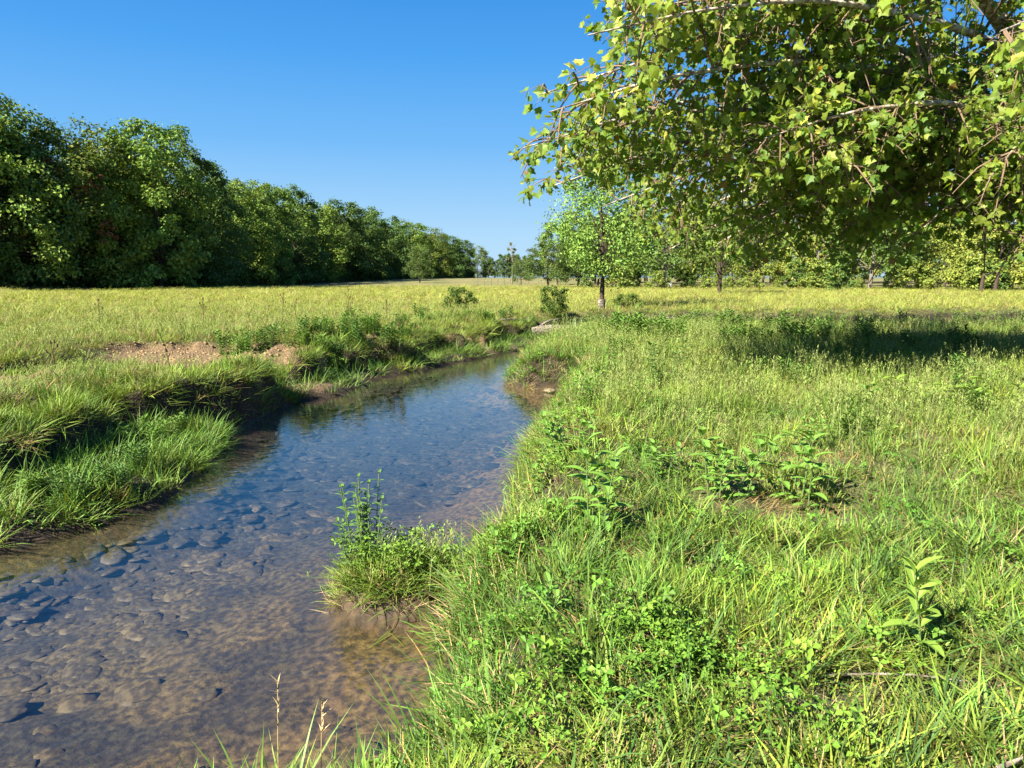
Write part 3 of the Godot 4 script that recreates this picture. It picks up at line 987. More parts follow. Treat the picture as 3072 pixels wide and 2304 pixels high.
	var sh2 := tree_meshes(3.6, 1.6, 0.04, 16, 3000, 0.24, Color(0.10, 0.18, 0.04), 0.3, 0.06)
	for k in 27:
		if k % 4 == 1: continue
		var u := 585.0 + k * 17.0 + rng.randf_range(-6, 6)
		var d := rng.randf_range(78.0, 104.0) + (15.0 if u < 700.0 else 0.0)
		var sc := rng.randf_range(0.35, 1.15)
		var o := make_tree("meadow_shrub", sh2 if k % 3 == 0 else sh, ("green" if k % 3 == 0 else "yellow-green") + " shrub at the right-hand meadow edge, near the %s" % ["slender tree", "white shed", "forked meadow tree", "twin-trunked tree", "two broken stumps"][mini(4, int(k / 5.5))], ground_at(px(u, d), -d), rng.randf() * TAU, Vector3(sc * 1.2, sc, sc * 1.2), "shrubs along the right-hand meadow edge")
		o.set_meta("category", "shrub")
	# two bushes near the creek
	var bush := tree_meshes(1.1, 0.72, 0.02, 18, 2600, 0.085, Color(0.075, 0.13, 0.025), 0.5, 0.02)
	var b1 := make_tree("bush", bush, "dark twiggy bush alone in the meadow left of the log", ground_at(-2.35, -33.0), 0.0, Vector3(1.05, 1.0, 1.05))
	b1.set_meta("category", "bush")
	var b2 := make_tree("bush", bush, "rounded green bush behind the fallen log", ground_at(1.75, -29.6), 1.3, Vector3(0.95, 0.95, 0.95))
	b2.set_meta("category", "bush")
	var b3 := make_tree("bush", bush, "dark bush under the slender tree, on the far bank of the bend", ground_at(5.6, -35.2), 2.3, Vector3(1.1, 0.65, 1.0))
	b3.set_meta("category", "bush")
	# shed
	var shed := thing("shed", "small white shed far across the meadow beside a pale trunk", "shed", ground_at(px(664, 122), -122), 0.2)
	shed.scale = Vector3(0.62, 0.5, 0.62)
	var bm := BoxMesh.new(); bm.size = Vector3(2.6, 1.7, 2.0)
	part("wall", bm, M.white, shed).position = Vector3(0, 0.85, 0)
	var pm := PrismMesh.new(); pm.size = Vector3(2.9, 0.5, 2.3)
	part("roof", pm, M.grey, shed).position = Vector3(0, 1.953, 0)
	# stumps on the right
	for e in [[977.0, 76.0, 1.9, "left one of two broken stumps at the right meadow edge"], [991.0, 78.0, 2.2, "right one of two broken stumps at the right meadow edge"]]:
		var g := Geo.new()
		tube(g, curve_pts([Vector3(0, -0.2, 0), Vector3(0.05, e[2] * 0.5, 0), Vector3(0.16, e[2], 0.05)], 5), 0.22, 0.14, 9, Color.WHITE, 0.12)
		var o := part(numbered("broken_stump"), geo_mesh(g), M.bark, self)
		o.position = ground_at(px(e[0], e[1]), -e[1])
		tag(o, e[3], "stump", "broken stumps at the right meadow edge")
	# fence posts far off
	for k in 9:
		var g := Geo.new()
		tube(g, [Vector3(0, -0.2, 0), Vector3(0, 0.7, 0), Vector3(0.02, 1.35, 0)], 0.07, 0.06, 6)
		var o := part(numbered("fence_post"), geo_mesh(g), M.dead, self)
		o.position = ground_at(px(478.0 + k * 6.5, 130.0 + 3.0 * (k % 2)), -130.0 - k * 2.0)
		tag(o, "thin grey fence post in a row across the far field", "post", "fence posts across the far field")

# ---------------------------------------------------------------- sycamore
func syc_leaf(fold: float) -> ArrayMesh:
	var out := [Vector2(0.0, 0.0), Vector2(0.2, -0.06), Vector2(0.48, 0.1), Vector2(0.38, 0.27), Vector2(0.56, 0.54), Vector2(0.34, 0.56), Vector2(0.19, 0.7), Vector2(0.0, 1.0)]
	var v := PackedVector3Array()
	var idx := PackedInt32Array()
	var c := PackedColorArray()
	v.append(Vector3(0, 0.0, 0.38))
	c.append(Color(1.1, 1.12, 1.0))
	for sgn in [1.0, -1.0]:
		var b := v.size()
		for p in out:
			v.append(Vector3(p.x * sgn, absf(p.x) * fold - p.y * p.y * 0.16 - absf(p.x) * p.y * 0.15, p.y))
			c.append(Color(0.95, 0.95, 0.95))
		for k in out.size() - 1:
			if sgn > 0: idx.append_array(PackedInt32Array([0, b + k, b + k + 1]))
			else: idx.append_array(PackedInt32Array([0, b + k + 1, b + k]))
	return amesh(v, idx, c)

func build_sycamore() -> void:
	var base := ground_at(12.3, -16.4)
	var o := thing("sycamore_tree", "large sycamore at right whose leafy boughs fill the upper right of the view", "tree", base)
	var T := Geo.new()
	var B := Geo.new()
	var W := Geo.new()
	tube(T, curve_pts([base + Vector3(0.1, -0.4, 0), base + Vector3(0, 0.5, 0), base + Vector3(-0.1, 4.0, -0.2), base + Vector3(0.2, 9.0, -0.5), base + Vector3(0.5, 15.0, -0.8)], 16), 0.55, 0.14, 14, Color.WHITE, 0.05)
	var xf := []
	var limbs := [
		# start height on the trunk, mid point, tip
		[4.0, Vector3(5.2, 6.3, -10.5), Vector3(1.15, 5.3, -9.3)],
		[3.6, Vector3(4.8, 5.3, -11.0), Vector3(0.35, 3.95, -9.6)],
		[3.4, Vector3(5.0, 4.7, -11.5), Vector3(0.15, 3.35, -9.9)],
		[3.2, Vector3(5.2, 4.4, -12.6), Vector3(0.55, 3.0, -11.2)],
		[3.0, Vector3(5.0, 3.9, -14.0), Vector3(1.6, 2.9, -13.0)],
		[2.9, Vector3(6.2, 3.5, -15.0), Vector3(3.0, 2.15, -14.5)],
		[5.0, Vector3(4.6, 6.0, -10.6), Vector3(1.1, 4.9, -8.8)],
		[4.8, Vector3(4.4, 5.7, -11.4), Vector3(1.35, 5.1, -10.2)],
		[4.4, Vector3(4.4, 5.2, -10.0), Vector3(0.85, 4.35, -8.6)],
		[4.0, Vector3(4.2, 4.7, -10.6), Vector3(0.45, 3.65, -9.2)],
		[3.8, Vector3(4.0, 4.3, -11.4), Vector3(0.9, 3.55, -10.4)],
		[3.4, Vector3(4.6, 4.0, -13.0), Vector3(1.3, 3.3, -11.6)],
		[3.6, Vector3(5.0, 4.8, -14.5), Vector3(1.9, 4.0, -14.0)],
		[3.4, Vector3(6.2, 4.2, -16.5), Vector3(3.0, 3.2, -16.5)],
		[3.2, Vector3(7.2, 3.6, -16.5), Vector3(4.6, 2.4, -16.5)],
		[4.4, Vector3(4.8, 5.6, -12.5), Vector3(1.5, 4.7, -11.0)],
		[3.1, Vector3(6.5, 3.5, -13.0), Vector3(3.9, 2.45, -12.5)],
		[3.6, Vector3(6.5, 4.2, -11.0), Vector3(3.2, 3.4, -9.5)],
		[4.2, Vector3(8.0, 5.2, -11.0), Vector3(5.1, 4.2, -8.0)],
		[3.6, Vector3(8.6, 4.4, -11.6), Vector3(6.0, 3.0, -9.2)],
		[3.2, Vector3(8.8, 3.7, -13.0), Vector3(6.3, 2.35, -11.4)],
		[3.0, Vector3(9.5, 3.5, -12.6), Vector3(7.0, 2.25, -9.8)],
		[3.8, Vector3(9.4, 4.4, -10.4), Vector3(5.9, 3.4, -7.0)],
		[4.0, Vector3(7.6, 4.4, -20.0), Vector3(4.6, 3.2, -20.5)],
		[5.4, Vector3(9.0, 6.8, -20.5), Vector3(6.6, 6.2, -24.5)],
		[5.0, Vector3(8.0, 6.4, -22.0), Vector3(4.6, 4.7, -25.0)],
		[4.6, Vector3(8.2, 5.2, -22.5), Vector3(5.6, 3.4, -26.0)],
		[4.0, Vector3(11.0, 5.0, -21.0), Vector3(10.4, 3.8, -25.5)],
		[3.4, Vector3(10.6, 3.8, -14.0), Vector3(8.8, 2.5, -12.2)],
		[8.0, Vector3(11.0, 11.0, -19.0), Vector3(9.0, 10.5, -22.0)],
		[8.0, Vector3(14.0, 11.0, -18.0), Vector3(16.0, 11.5, -20.0)],
		[4.5, Vector3(14.5, 5.2, -19.0), Vector3(17.0, 4.4, -21.0)],
	]
	var li := 0
	for L in limbs:
		var h: float = L[0]
		var st := base + Vector3(-0.1, h, -0.2)
		var mid: Vector3 = L[1]
		var tip: Vector3 = L[2]
		var pts := curve_pts([st, st.lerp(mid, 0.5) + Vector3(0, 0.5, 0) + rdir() * 0.35, mid + rdir() * 0.15, mid.lerp(tip, 0.55) + Vector3(0, 0.12, 0), tip], 22)
		var hero: bool = li in [0, 15]
		tube(B, pts, 0.17 if hero else rng.randf_range(0.07, 0.12), 0.008, 8, Color.WHITE, 0.05)
		li += 1
		var lines := [pts]
		for k in 3:
			var f := int(rng.randf_range(6, 18))
			var a0: Vector3 = (pts[f + 1] - pts[f]).normalized()
			var d0 := (a0 * 0.7 + perp(a0) * 0.9 + Vector3(0, -0.15, 0)).normalized()
			var l0 := rng.randf_range(1.6, 3.0) * (1.2 - f / 30.0)
			var sub := curve_pts([pts[f], pts[f] + d0 * l0 * 0.5 + Vector3(0, 0.15, 0), pts[f] + d0 * l0 + Vector3(0, -0.1 * l0, 0)], 22)
			tube(W, sub, 0.03, 0.008, 6)
			lines.append(sub)
		for line in lines: sprays(line, W, xf, 0.34 if line == pts else 0.4)
	# keep geometry relative to the tree's own base
	for g in [T, B, W]:
		for k in g.v.size(): g.v[k] -= base
	finish_sycamore(o, base, T, B, W, xf)

func sprays(pts: Array, W: Geo, xf: Array, from: float) -> void:
		var total := 0.0
		for k in 22: total += pts[k].distance_to(pts[k + 1])
		var n := int(total / 0.21)
		for k in n:
			var t := from + (1.0 - from) * (k + rng.randf()) / n
			var fi := t * 21.99
			var i0 := int(fi)
			var p: Vector3 = pts[i0].lerp(pts[i0 + 1], fi - i0)
			var al: Vector3 = (pts[i0 + 1] - pts[i0]).normalized()
			var d := (al * 0.7 + perp(al) * rng.randf_range(0.6, 1.3) + Vector3(0, rng.randf_range(-0.45, 0.25), 0)).normalized()
			var ln := lerpf(2.0, 0.65, t) * rng.randf_range(0.55, 1.2)
			var en := p + d * ln
			if en.x < 0.0 + 0.62 * (en.y - 3.5) or en.y < 2.3 + 0.9 * n_hum.get_noise_2d(en.x * 1.3, en.z * 1.3) or (en.x < 2.0 and en.y < 3.05): continue
			var hv := en - Vector3(6.7, 5.55, -12.0)
			var ha := Vector3(0.46, 0.29, -0.84).normalized()
			var hl := hv.dot(ha)
			if absf(hl) < 6.5 and (Vector2((hv - ha * hl).dot(Vector3(0.88, 0, 0.48)) / 1.7, (hv - ha * hl).y / 0.62)).length() < 1.0 and rng.randf() < 0.8: continue
			var bp := curve_pts([p, p + d * ln * 0.5 + Vector3(0, 0.06, 0), p + d * ln + Vector3(0, -0.14 * ln, 0)], 4)
			tube(W, bp, 0.016, 0.005, 5)
			var m := int(ln / 0.15) + 1
			for q in m:
				var tt := (q + rng.randf()) / m
				var fj := tt * 3.99
				var pp: Vector3 = bp[int(fj)].lerp(bp[int(fj) + 1], fj - int(fj))
				var td := (d * 0.5 + perp(d) + Vector3(0, rng.randf_range(-0.35, 0.2), 0)).normalized()
				var tl := rng.randf_range(0.14, 0.36)
				var te := pp + td * tl
				tube(W, [pp, pp.lerp(te, 0.5) + Vector3(0, 0.015, 0), te], 0.005, 0.002, 3)
				for s in rng.randi_range(2, 5):
					var lp := pp.lerp(te, rng.randf_range(0.35, 1.0))
					var out := (td * 0.6 + rdir() * 0.8 + Vector3(0, -0.35, 0)).normalized()
					lp += out * rng.randf_range(0.03, 0.07)
					var up := (Vector3(-0.5, 0.6, 0.45) + rdir() * 0.85).normalized()
					var zx := up.cross(out)
					if zx.length() < 0.1: continue
					zx = zx.normalized()
					var yy := out.cross(zx).normalized()
					var sz := 0.06 + 0.1 * pow(rng.randf(), 1.5)
					xf.append(Transform3D(Basis(zx * sz, yy * sz, out * sz), lp))

func finish_sycamore(o: Node3D, base: Vector3, T: Geo, B: Geo, W: Geo, xf: Array) -> void:
	part("trunk", geo_mesh(T), M.syc_bark, o)
	part("limb", geo_mesh(B), M.syc_bark, o)
	part("twig", geo_mesh(W), M.twig, o).set_meta("kind", "stuff")
	var shapes := [syc_leaf(0.25), syc_leaf(-0.15), syc_leaf(0.5)]
	# the largest in view become leaves of their own
	var eye := Vector3(0, 1.65, 0)
	var order := []
	for k in xf.size():
		var p: Vector3 = xf[k].origin - eye
		var size: float = xf[k].basis.z.length() / -p.z if p.z < -1.0 and absf(p.x / p.z) < 0.71 and p.y / -p.z < 0.385 else 0.0
		order.append([size, k])
	order.sort_custom(func(a, b): return a[0] > b[0])
	var own := {}
	var mats := []
	var lc := [Color(0.175, 0.28, 0.04), Color(0.21, 0.30, 0.042), Color(0.125, 0.23, 0.038), Color(0.25, 0.315, 0.05)]
	for c in lc: mats.append(mat(lin(c.r, c.g, c.b), 0.5, false, 1.0, 0.4))
	for k in 300:
		var i: int = order[k][1]
		own[i] = true
		var l := part("leaf", shapes[i % 3], mats[rng.randi() % 4], o)
		l.transform = Transform3D(xf[i].basis, xf[i].origin - base)
	for m in 3:
		var xa := []
		var ca := []
		for k in range(m, xf.size(), 3):
			if own.has(k): continue
			xa.append(Transform3D(xf[k].basis, xf[k].origin - base))
			var c: Color = lc[rng.randi() % 4] * rng.randf_range(0.85, 1.15)
			if rng.randf() < 0.012: c = Color(0.3, 0.2, 0.06)
			ca.append(c)
		multi("leaf_mass", shapes[m], M.leaf, xa, ca, o)
	print("sycamore leaves ", xf.size())

# ---------------------------------------------------------------- weeds and small things
func lance_leaf(w: float, curl: float) -> ArrayMesh:
	var v := PackedVector3Array()
	var idx := PackedInt32Array()
	var c := PackedColorArray()
	var n := 6
	for k in n + 1:
		var t := float(k) / n
		var ww := w * pow(sin(PI * clampf(t * 0.93 + 0.05, 0, 1)), 0.8) * 0.5 if k < n else 0.004
		var y := 0.18 * t - curl * t * t
		v.append(Vector3(-ww, y + ww * 0.4, t)); v.append(Vector3(0, y, t)); v.append(Vector3(ww, y + ww * 0.4, t))
		for q in 3: c.append(Color(1.12, 1.12, 1.0) if q == 1 else Color(0.97, 0.97, 0.97))
	for k in n:
		var a := k * 3
		for s in 2: idx.append_array(PackedInt32Array([a + s, a + s + 1, a + s + 3, a + s + 1, a + s + 4, a + s + 3]))
	return amesh(v, idx, c)

var leaf_wide: ArrayMesh
var leaf_mid: ArrayMesh
var leaf_slim: ArrayMesh

func leafy_plant(called: String, label: String, category: String, at: Vector3, stems: int, h: float, leaf: Mesh, ls: float, whorl: int, gaps: float, spread: float, m: Material, top_up := 0.6, group := "") -> Node3D:
	var o := thing(called, label, category, at, 0.0, group)
	for s in stems:
		var g := Geo.new()
		var a := rng.randf() * TAU
		var off := Vector3(cos(a), 0, sin(a)) * spread * (0.0 if s == 0 else rng.randf_range(0.4, 1.0))
		var hh := h * rng.randf_range(0.55, 1.05)
		var tip := off * 1.7 + Vector3(0, hh, 0) + Vector3(rng.randf_range(-0.06, 0.06), 0, rng.randf_range(-0.06, 0.06))
		var pts := curve_pts([off - Vector3(0, 0.05, 0), off.lerp(tip, 0.5), tip], 5)
		tube(g, pts, 0.006, 0.0025, 5)
		part("stem", geo_mesh(g), M.stem, o)
		var k := 0
		var t := 0.15
		while t < 1.0:
			for q in whorl:
				var b := k * 1.57 + TAU * q / whorl + rng.randf_range(-0.3, 0.3)
				var p := (pts[0] as Vector3).lerp(tip, t)
				var el := lerpf(0.05, top_up, t) + rng.randf_range(-0.15, 0.2)
				var d := Vector3(cos(b) * cos(el), sin(el), sin(b) * cos(el))
				var x := Vector3.UP.cross(d).normalized()
				var y := d.cross(x)
				var sz := ls * rng.randf_range(0.75, 1.15) * (1.0 - 0.35 * absf(t - 0.6))
				var l := part("leaf", leaf, m, o)
				l.transform = Transform3D(Basis(x * sz, y * sz, d * sz), p)
			t += gaps
			k += 1
	return o

# one mesh version for the small far ones
func weed_mesh(stems: int, h: float, ls: float, col: Color, spread: float) -> Dictionary:
	var g := Geo.new()
	var t := Geo.new()
	for s in stems:
		var a := rng.randf() * TAU
		var off := Vector3(cos(a), 0, sin(a)) * spread * sqrt(rng.randf())
		var hh := h * rng.randf_range(0.6, 1.05)
		var tip := off * 1.25 + Vector3(0, hh, 0)
		tube(t, [off - Vector3(0, 0.05, 0), off.lerp(tip, 0.5), tip], 0.006, 0.002, 3)
		var k := 0
		var f := 0.1
		while f < 1.0:
			for q in 2:
				var b := k * 1.57 + PI * q + rng.randf_range(-0.3, 0.3)
				var p := off.lerp(tip, f)
				var el := lerpf(0.0, 0.7, f) + rng.randf_range(-0.2, 0.2)
				var d := Vector3(cos(b) * cos(el), sin(el), sin(b) * cos(el))
				var x := Vector3.UP.cross(d).normalized()
				var y := d.cross(x)
				var L := ls * rng.randf_range(0.7, 1.2)
				var j := rng.randf_range(0.8, 1.2)
				var base := g.v.size()
				g.v.append_array(PackedVector3Array([p, p + d * L * 0.45 + x * L * 0.2 + y * L * 0.05, p + d * L - y * L * 0.15, p + d * L * 0.45 - x * L * 0.2 + y * L * 0.05]))
				for e in 4: g.c.append(Color(col.r * j, col.g * j, col.b * j))
				g.i.append_array(PackedInt32Array([base, base + 1, base + 2, base, base + 2, base + 3]))
			f += 0.085
			k += 1
	return {"foliage": amesh(g.v, g.i, g.c), "stem": geo_mesh(t)}

func build_small() -> void:
	leaf_wide = lance_leaf(0.42, 0.35)
	leaf_mid = lance_leaf(0.32, 0.4)
	leaf_slim = lance_leaf(0.2, 0.3)
	M.stem = mat(lin(0.1, 0.15, 0.04), 0.7)
	M.milk = mat(lin(0.19, 0.31, 0.045), 0.5, true, 0.7, 0.4)
	M.weed = mat(lin(0.14, 0.28, 0.045), 0.5, true, 0.7, 0.4)
	M.weed2 = mat(lin(0.10, 0.20, 0.045), 0.5, true, 0.7, 0.4)
	leafy_plant("milkweed_plant", "bright yellow-green broad-leaved plant alone in the short grass, right foreground", "plant", ground_at(1.84, -3.02), 1, 0.42, leaf_mid, 0.18, 2, 0.13, 0.0, M.milk, 1.0)
	leafy_plant("leafy_weed", "tall bright green broad-leaved weed on the right bank, nearest the islet", "plant", ground_at(0.5, -4.5), 3, 0.62, leaf_wide, 0.17, 2, 0.14, 0.09, M.weed)
	leafy_plant("leafy_weed", "bushy bright green weed growing beside the bare brown patch", "plant", ground_at(1.6, -5.35), 6, 0.5, leaf_wide, 0.15, 2, 0.15, 0.22, M.weed)
	leafy_plant("leafy_weed", "weed with long upright leaves right of the bare brown patch", "plant", ground_at(2.15, -5.2), 5, 0.5, leaf_mid, 0.19, 2, 0.2, 0.16, M.weed)
	leafy_plant("leafy_weed", "bushy weed at the right water's edge, above the bank plants", "plant", ground_at(0.65, -6.7), 7, 0.52, leaf_wide, 0.14, 2, 0.15, 0.3, M.weed)
	leafy_plant("leafy_weed", "low weed hanging over the water below the right bank lip", "plant", ground_at(0.35, -7.2), 4, 0.35, leaf_mid, 0.11, 2, 0.18, 0.2, M.weed2)
	leafy_plant("broadleaf_weed", "patch of large pale green leaves right of centre in the tall grass", "plant", ground_at(5.9, -9.7), 9, 0.55, leaf_wide, 0.26, 2, 0.3, 0.55, M.milk, 0.4)
	leafy_plant("leafy_weed", "dark bushy weed standing alone in the seeding grass", "plant", ground_at(2.3, -10.8), 8, 0.7, leaf_mid, 0.13, 2, 0.12, 0.2, M.weed2)
	leafy_plant("leafy_weed", "small weed with bright leaves in the middle of the seeding grass", "plant", ground_at(2.1, -7.9), 3, 0.3, leaf_mid, 0.12, 2, 0.2, 0.12, M.weed)
	var more := [[0.25, -5.9, 3, 0.4, 0.1, "bright weed on the right bank edge, a step upstream of the tallest one"], [0.05, -4.25, 4, 0.26, 0.085, "low pale leafy weed at the right water's edge beside the islet"], [1.25, -6.1, 3, 0.38, 0.12, "weed between the tall bank weed and the bare brown patch"], [2.9, -7.0, 3, 0.35, 0.12, "small leafy weed beyond the bare brown patch"], [1.0, -9.2, 5, 0.45, 0.12, "cluster of leafy weeds by the little grassy point"], [4.2, -8.4, 4, 0.4, 0.14, "leafy weed left of the patch of large pale leaves"], [0.1, -3.2, 3, 0.2, 0.08, "low yellowish leafy weed at the bottom, beside the muddy shallows"]]
	for e in more: leafy_plant("leafy_weed", e[5], "plant", ground_at(e[0], e[1]), e[2], e[3], leaf_wide, e[4], 2, 0.16, 0.15, M.weed)
	# shrub on the islet
	leafy_plant("islet_shrub", "small leafy willow-like shrub on the back of the grassy islet", "shrub", Vector3(ISLE.x - 0.26, WATER + 0.12, ISLE.y - 0.1), 15, 0.72, leaf_wide, 0.066, 2, 0.075, 0.15, M.weed2, 0.6)
	# weeds of the middle distance
	var wk := [weed_mesh(14, 0.7, 0.17, Color(0.11, 0.215, 0.04), 0.38), weed_mesh(13, 0.85, 0.18, Color(0.075, 0.155, 0.035), 0.4), weed_mesh(11, 0.6, 0.16, Color(0.13, 0.225, 0.045), 0.33)]
	for k in 46:
		var x := rng.randf_range(4.0, 24.0)
		var z := -27.6 + rng.randf_range(-0.6, 1.6) - 0.05 * (x - 4.0)
		weed("gully_weed", wk[rng.randi() % 2], "tall leafy weed in the shaded strip along the gully, shade put into its colour", x, z, rng.randf_range(0.5, 0.9), "weeds along the shaded gully")  # darker foliage colours stand in for shade along the gully
	for k in 22:
		var x := rng.randf_range(1.0, 10.0)
		var z := rng.randf_range(-16.0, -6.0)
		weed("meadow_weed", wk[[0, 2][rng.randi() % 2]], "leafy weed half hidden in the seeding grass of the right bank", x, z, rng.randf_range(0.35, 0.7), "leafy weeds in the seeding grass")
	for k in 44:
		var x := rng.randf_range(2.6, 9.5)
		var z := rng.randf_range(-26.0, -17.0)
		weed("bank_weed", wk[[0, 2][rng.randi() % 2]], "bright leafy weed in the loose group on the right bank near the log", x, z, rng.randf_range(0.6, 1.0), "leafy weeds on the right bank near the log")
	for k in 48:
		var z := rng.randf_range(-27.0, -14.5)
		var x := lerpf(-3.2, 0.8, (-15.5 - z) / 11.5) - rng.randf_range(0.5, 3.4)
		weed("bank_weed", wk[rng.randi() % 3], "leafy weed among the rough growth of the left bank upstream", x, z, rng.randf_range(0.4, 0.75), "leafy weeds on the left bank upstream")
	for k in 40:
		var z := rng.randf_range(-9.6, -5.4)
		var x := rng.randf_range(-6.2, -3.4)
		if side(x, z) > 0.0 or sd(x, z) > bench(z, x) - 0.1: continue
		weed("bench_weed", wk[rng.randi() % 3], "leafy weed in the tall grass of the low left bank at the water's edge", x, z, rng.randf_range(0.3, 0.5), "weeds on the low left bank")
	for k in 14:
		var x := rng.randf_range(6.5, 13.0)
		var z := rng.randf_range(-17.0, -10.5)
		weed("shade_weed", wk[1], "leafy weed at the right, coloured dark for the sycamore shade", x, z, rng.randf_range(0.5, 0.8), "weeds in the sycamore's shade")  # darkest weed mesh, its colour deepens the shade here
	weed("spire_weed", wk[2], "pale green spire-like weed standing up from the left bank", -5.0, -22.5, 0.95, "")
	# dead stalks in the left meadow
	var stalks := [[-8.0, -12.6, 0.65, "dead brown thistle stalk with dark heads left of the earth scar"], [-5.9, -12.4, 0.55, "thin dead stalk in front of the earth scar"], [-9.4, -22.0, 0.9, "dead stalk with dark heads in the meadow above the earth scar"], [-7.6, -24.0, 0.95, "left one of two dead stalks in the meadow behind the scar"], [-7.2, -24.2, 0.8, "right one of two dead stalks in the meadow behind the scar"], [-6.0, -26.5, 1.1, "tallest dead forked stalk in the middle of the left meadow"], [-12.0, -21.0, 0.8, "dead stalk far left in the meadow"], [-4.4, -20.0, 0.9, "dead stalk in the rough growth of the left bank"], [-3.6, -21.0, 0.8, "leaning dead stalk in the rough growth above the creek"], [-2.9, -18.4, 0.6, "pale dead stem low on the left bank above the water"]]
	for s in stalks:
		var o := thing("dead_stalk", s[3], "dead plant", ground_at(s[0], s[1]), rng.randf() * TAU, "dead stalks in the left meadow")
		var g := Geo.new()
		var h: float = s[2]
		tube(g, curve_pts([Vector3(0, -0.05, 0), Vector3(0.03, h * 0.5, 0), Vector3(0.06, h, 0.03)], 5), 0.012, 0.006, 5)
		var hd := Geo.new()
		var heads := [Vector3(0.06, h, 0.03)]
		for k in 3:
			var p := Vector3(0.03, h * (0.55 + 0.13 * k), 0.01)
			var e := p + Vector3(cos(k * 2.2) * 0.1, 0.14, sin(k * 2.2) * 0.1)
			tube(g, [p, p.lerp(e, 0.5) + Vector3(0, 0.02, 0), e], 0.006, 0.004, 4)
			heads.append(e)
		for p in heads: tube(hd, [p - Vector3(0, 0.012, 0), p + Vector3(0, 0.015, 0), p + Vector3(0, 0.045, 0)], 0.022, 0.01, 6)
		part("stem", geo_mesh(g), M.stalk, o)
		part("seed_head", geo_mesh(hd), M.stalk, o)
	# log across the creek
	var lg := Geo.new()
	tube(lg, curve_pts([Vector3(0.75, -0.30, -26.3), Vector3(1.5, -0.22, -26.5), Vector3(2.4, -0.24, -26.7), Vector3(3.3, -0.3, -26.9)], 12), 0.19, 0.14, 12, Color.WHITE, 0.1)
	tube(lg, curve_pts([Vector3(1.0, -0.15, -26.5), Vector3(1.3, 0.05, -26.8), Vector3(1.7, 0.12, -27.2)], 4), 0.06, 0.025, 6, Color.WHITE, 0.1)
	tag(part("fallen_log", geo_mesh(lg), M.dead, self), "pale weathered fallen log lying across the creek at the bend", "log")
	for e in [[Vector3(-2.9, 0.14, -23.6), Vector3(-2.0, 0.2, -23.3), 0.04, "pale broken plank-like branch on the left bank above the creek"], [Vector3(-1.6, 0.05, -24.6), Vector3(0.1, 0.28, -25.0), 0.025, "thin grey branch lying on the left bank towards the log"], [Vector3(1.3, 0.015, -2.8), Vector3(1.85, 0.03, -2.72), 0.006, "thin grey stick lying in the short grass, right foreground"], [Vector3(1.62, 0.03, -2.2), Vector3(1.86, 0.05, -2.28), 0.009, "short pale stick in the grass at the bottom right"], [Vector3(5.2, 0.02, -29.0), Vector3(8.0, 0.0, -29.6), 0.06, "fallen branch in the dark gully at the bend"]]:
		var g := Geo.new()
		tube(g, curve_pts([e[0], (e[0] as Vector3).lerp(e[1], 0.5) + Vector3(0.02, 0.03, 0.02), e[1]], 6), e[2], e[2] * 0.5, 6, Color.WHITE, 0.12)
		tag(part(numbered("fallen_branch"), geo_mesh(g), M.dead, self), e[3], "branch")
	# stump by the slender tree
	var sg := Geo.new()
	tube(sg, [Vector3(0, -0.2, 0), Vector3(0, 0.15, 0), Vector3(0.02, 0.52, 0)], 0.2, 0.17, 8, Color.WHITE, 0.1)
	var so := part(numbered("cut_stump"), geo_mesh(sg), M.dead, self)
	so.position = ground_at(4.05, -33.0)
	tag(so, "pale squarish cut stump at the foot of the slender tree", "stump")
	# pale stones at the water's end
	for e in [[1.9, -24.6, 0.28, "flat pale stone at the water's edge below the log"], [-0.1, -22.6, 0.2, "grey stone at the left water's edge downstream of the log"], [0.75, -14.2, 0.1, "small stone under the little grassy point on the right bank"]]:
		var o := part(numbered("bank_stone"), rock_mesh(2), M.stone, self)
		o.position = Vector3(e[0], WATER + 0.03, e[1])
		o.scale = Vector3(e[2] * 1.4, e[2] * 0.5, e[2])
		tag(o, e[3], "stone")
	# reeds by the log
	var rd := thing("reed_clump", "clump of blue-green upright iris-like leaves behind the log", "plant", ground_at(3.1, -26.2))
	M.reed = mat(lin(0.13, 0.22, 0.1), 0.5, false, 0.5, 0.4)
	for k in 34:
		var g := Geo.new()
		blade(g, Vector3(rng.randf_range(-1.0, 0.7), -0.1, rng.randf_range(-0.5, 0.3)), Vector3(rng.randf_range(-0.2, 0.2), 1, rng.randf_range(-0.2, 0.2)), rng.randf_range(0.45, 0.75), 0.05, 0.15, Color.WHITE, Color.WHITE)
		part("leaf", amesh(g.v, g.i), M.reed, rd)
	# foreground grass stems with seed heads over the water
	M.gblade = mat(lin(0.12, 0.22, 0.04), 0.5, false, 0.6, 0.4)
	for e in [[-0.84, -2.34, 0.68, "tall seeding grass stem over the water at the bottom edge"], [-0.7, -2.38, 0.6, "shorter seeding grass stem right of the tall one at the bottom edge"]]:
		var o := thing("seeding_grass_plant", e[3], "grass", ground_at(e[0], e[1]))
		var g := Geo.new()
		var h: float = e[2]
		tube(g, curve_pts([Vector3(0, -0.05, 0), Vector3(0.01, h * 0.5, 0), Vector3(0.03, h, 0.02)], 5), 0.0025, 0.0012, 4)
		part("stem", geo_mesh(g), M.straw, o)
		var hd := Geo.new()
		for k in 18:
			var t := rng.randf_range(0.72, 1.0)
			var p := Vector3(0.03 * t, h * t, 0.02 * t)
			blade(hd, p, Vector3(rng.randfn(), 1.4, rng.randfn()).normalized(), rng.randf_range(0.02, 0.045), 0.006, 0.2, Color.WHITE, Color.WHITE, 2)
		part("seed_head", amesh(hd.v, hd.i), M.straw, o)
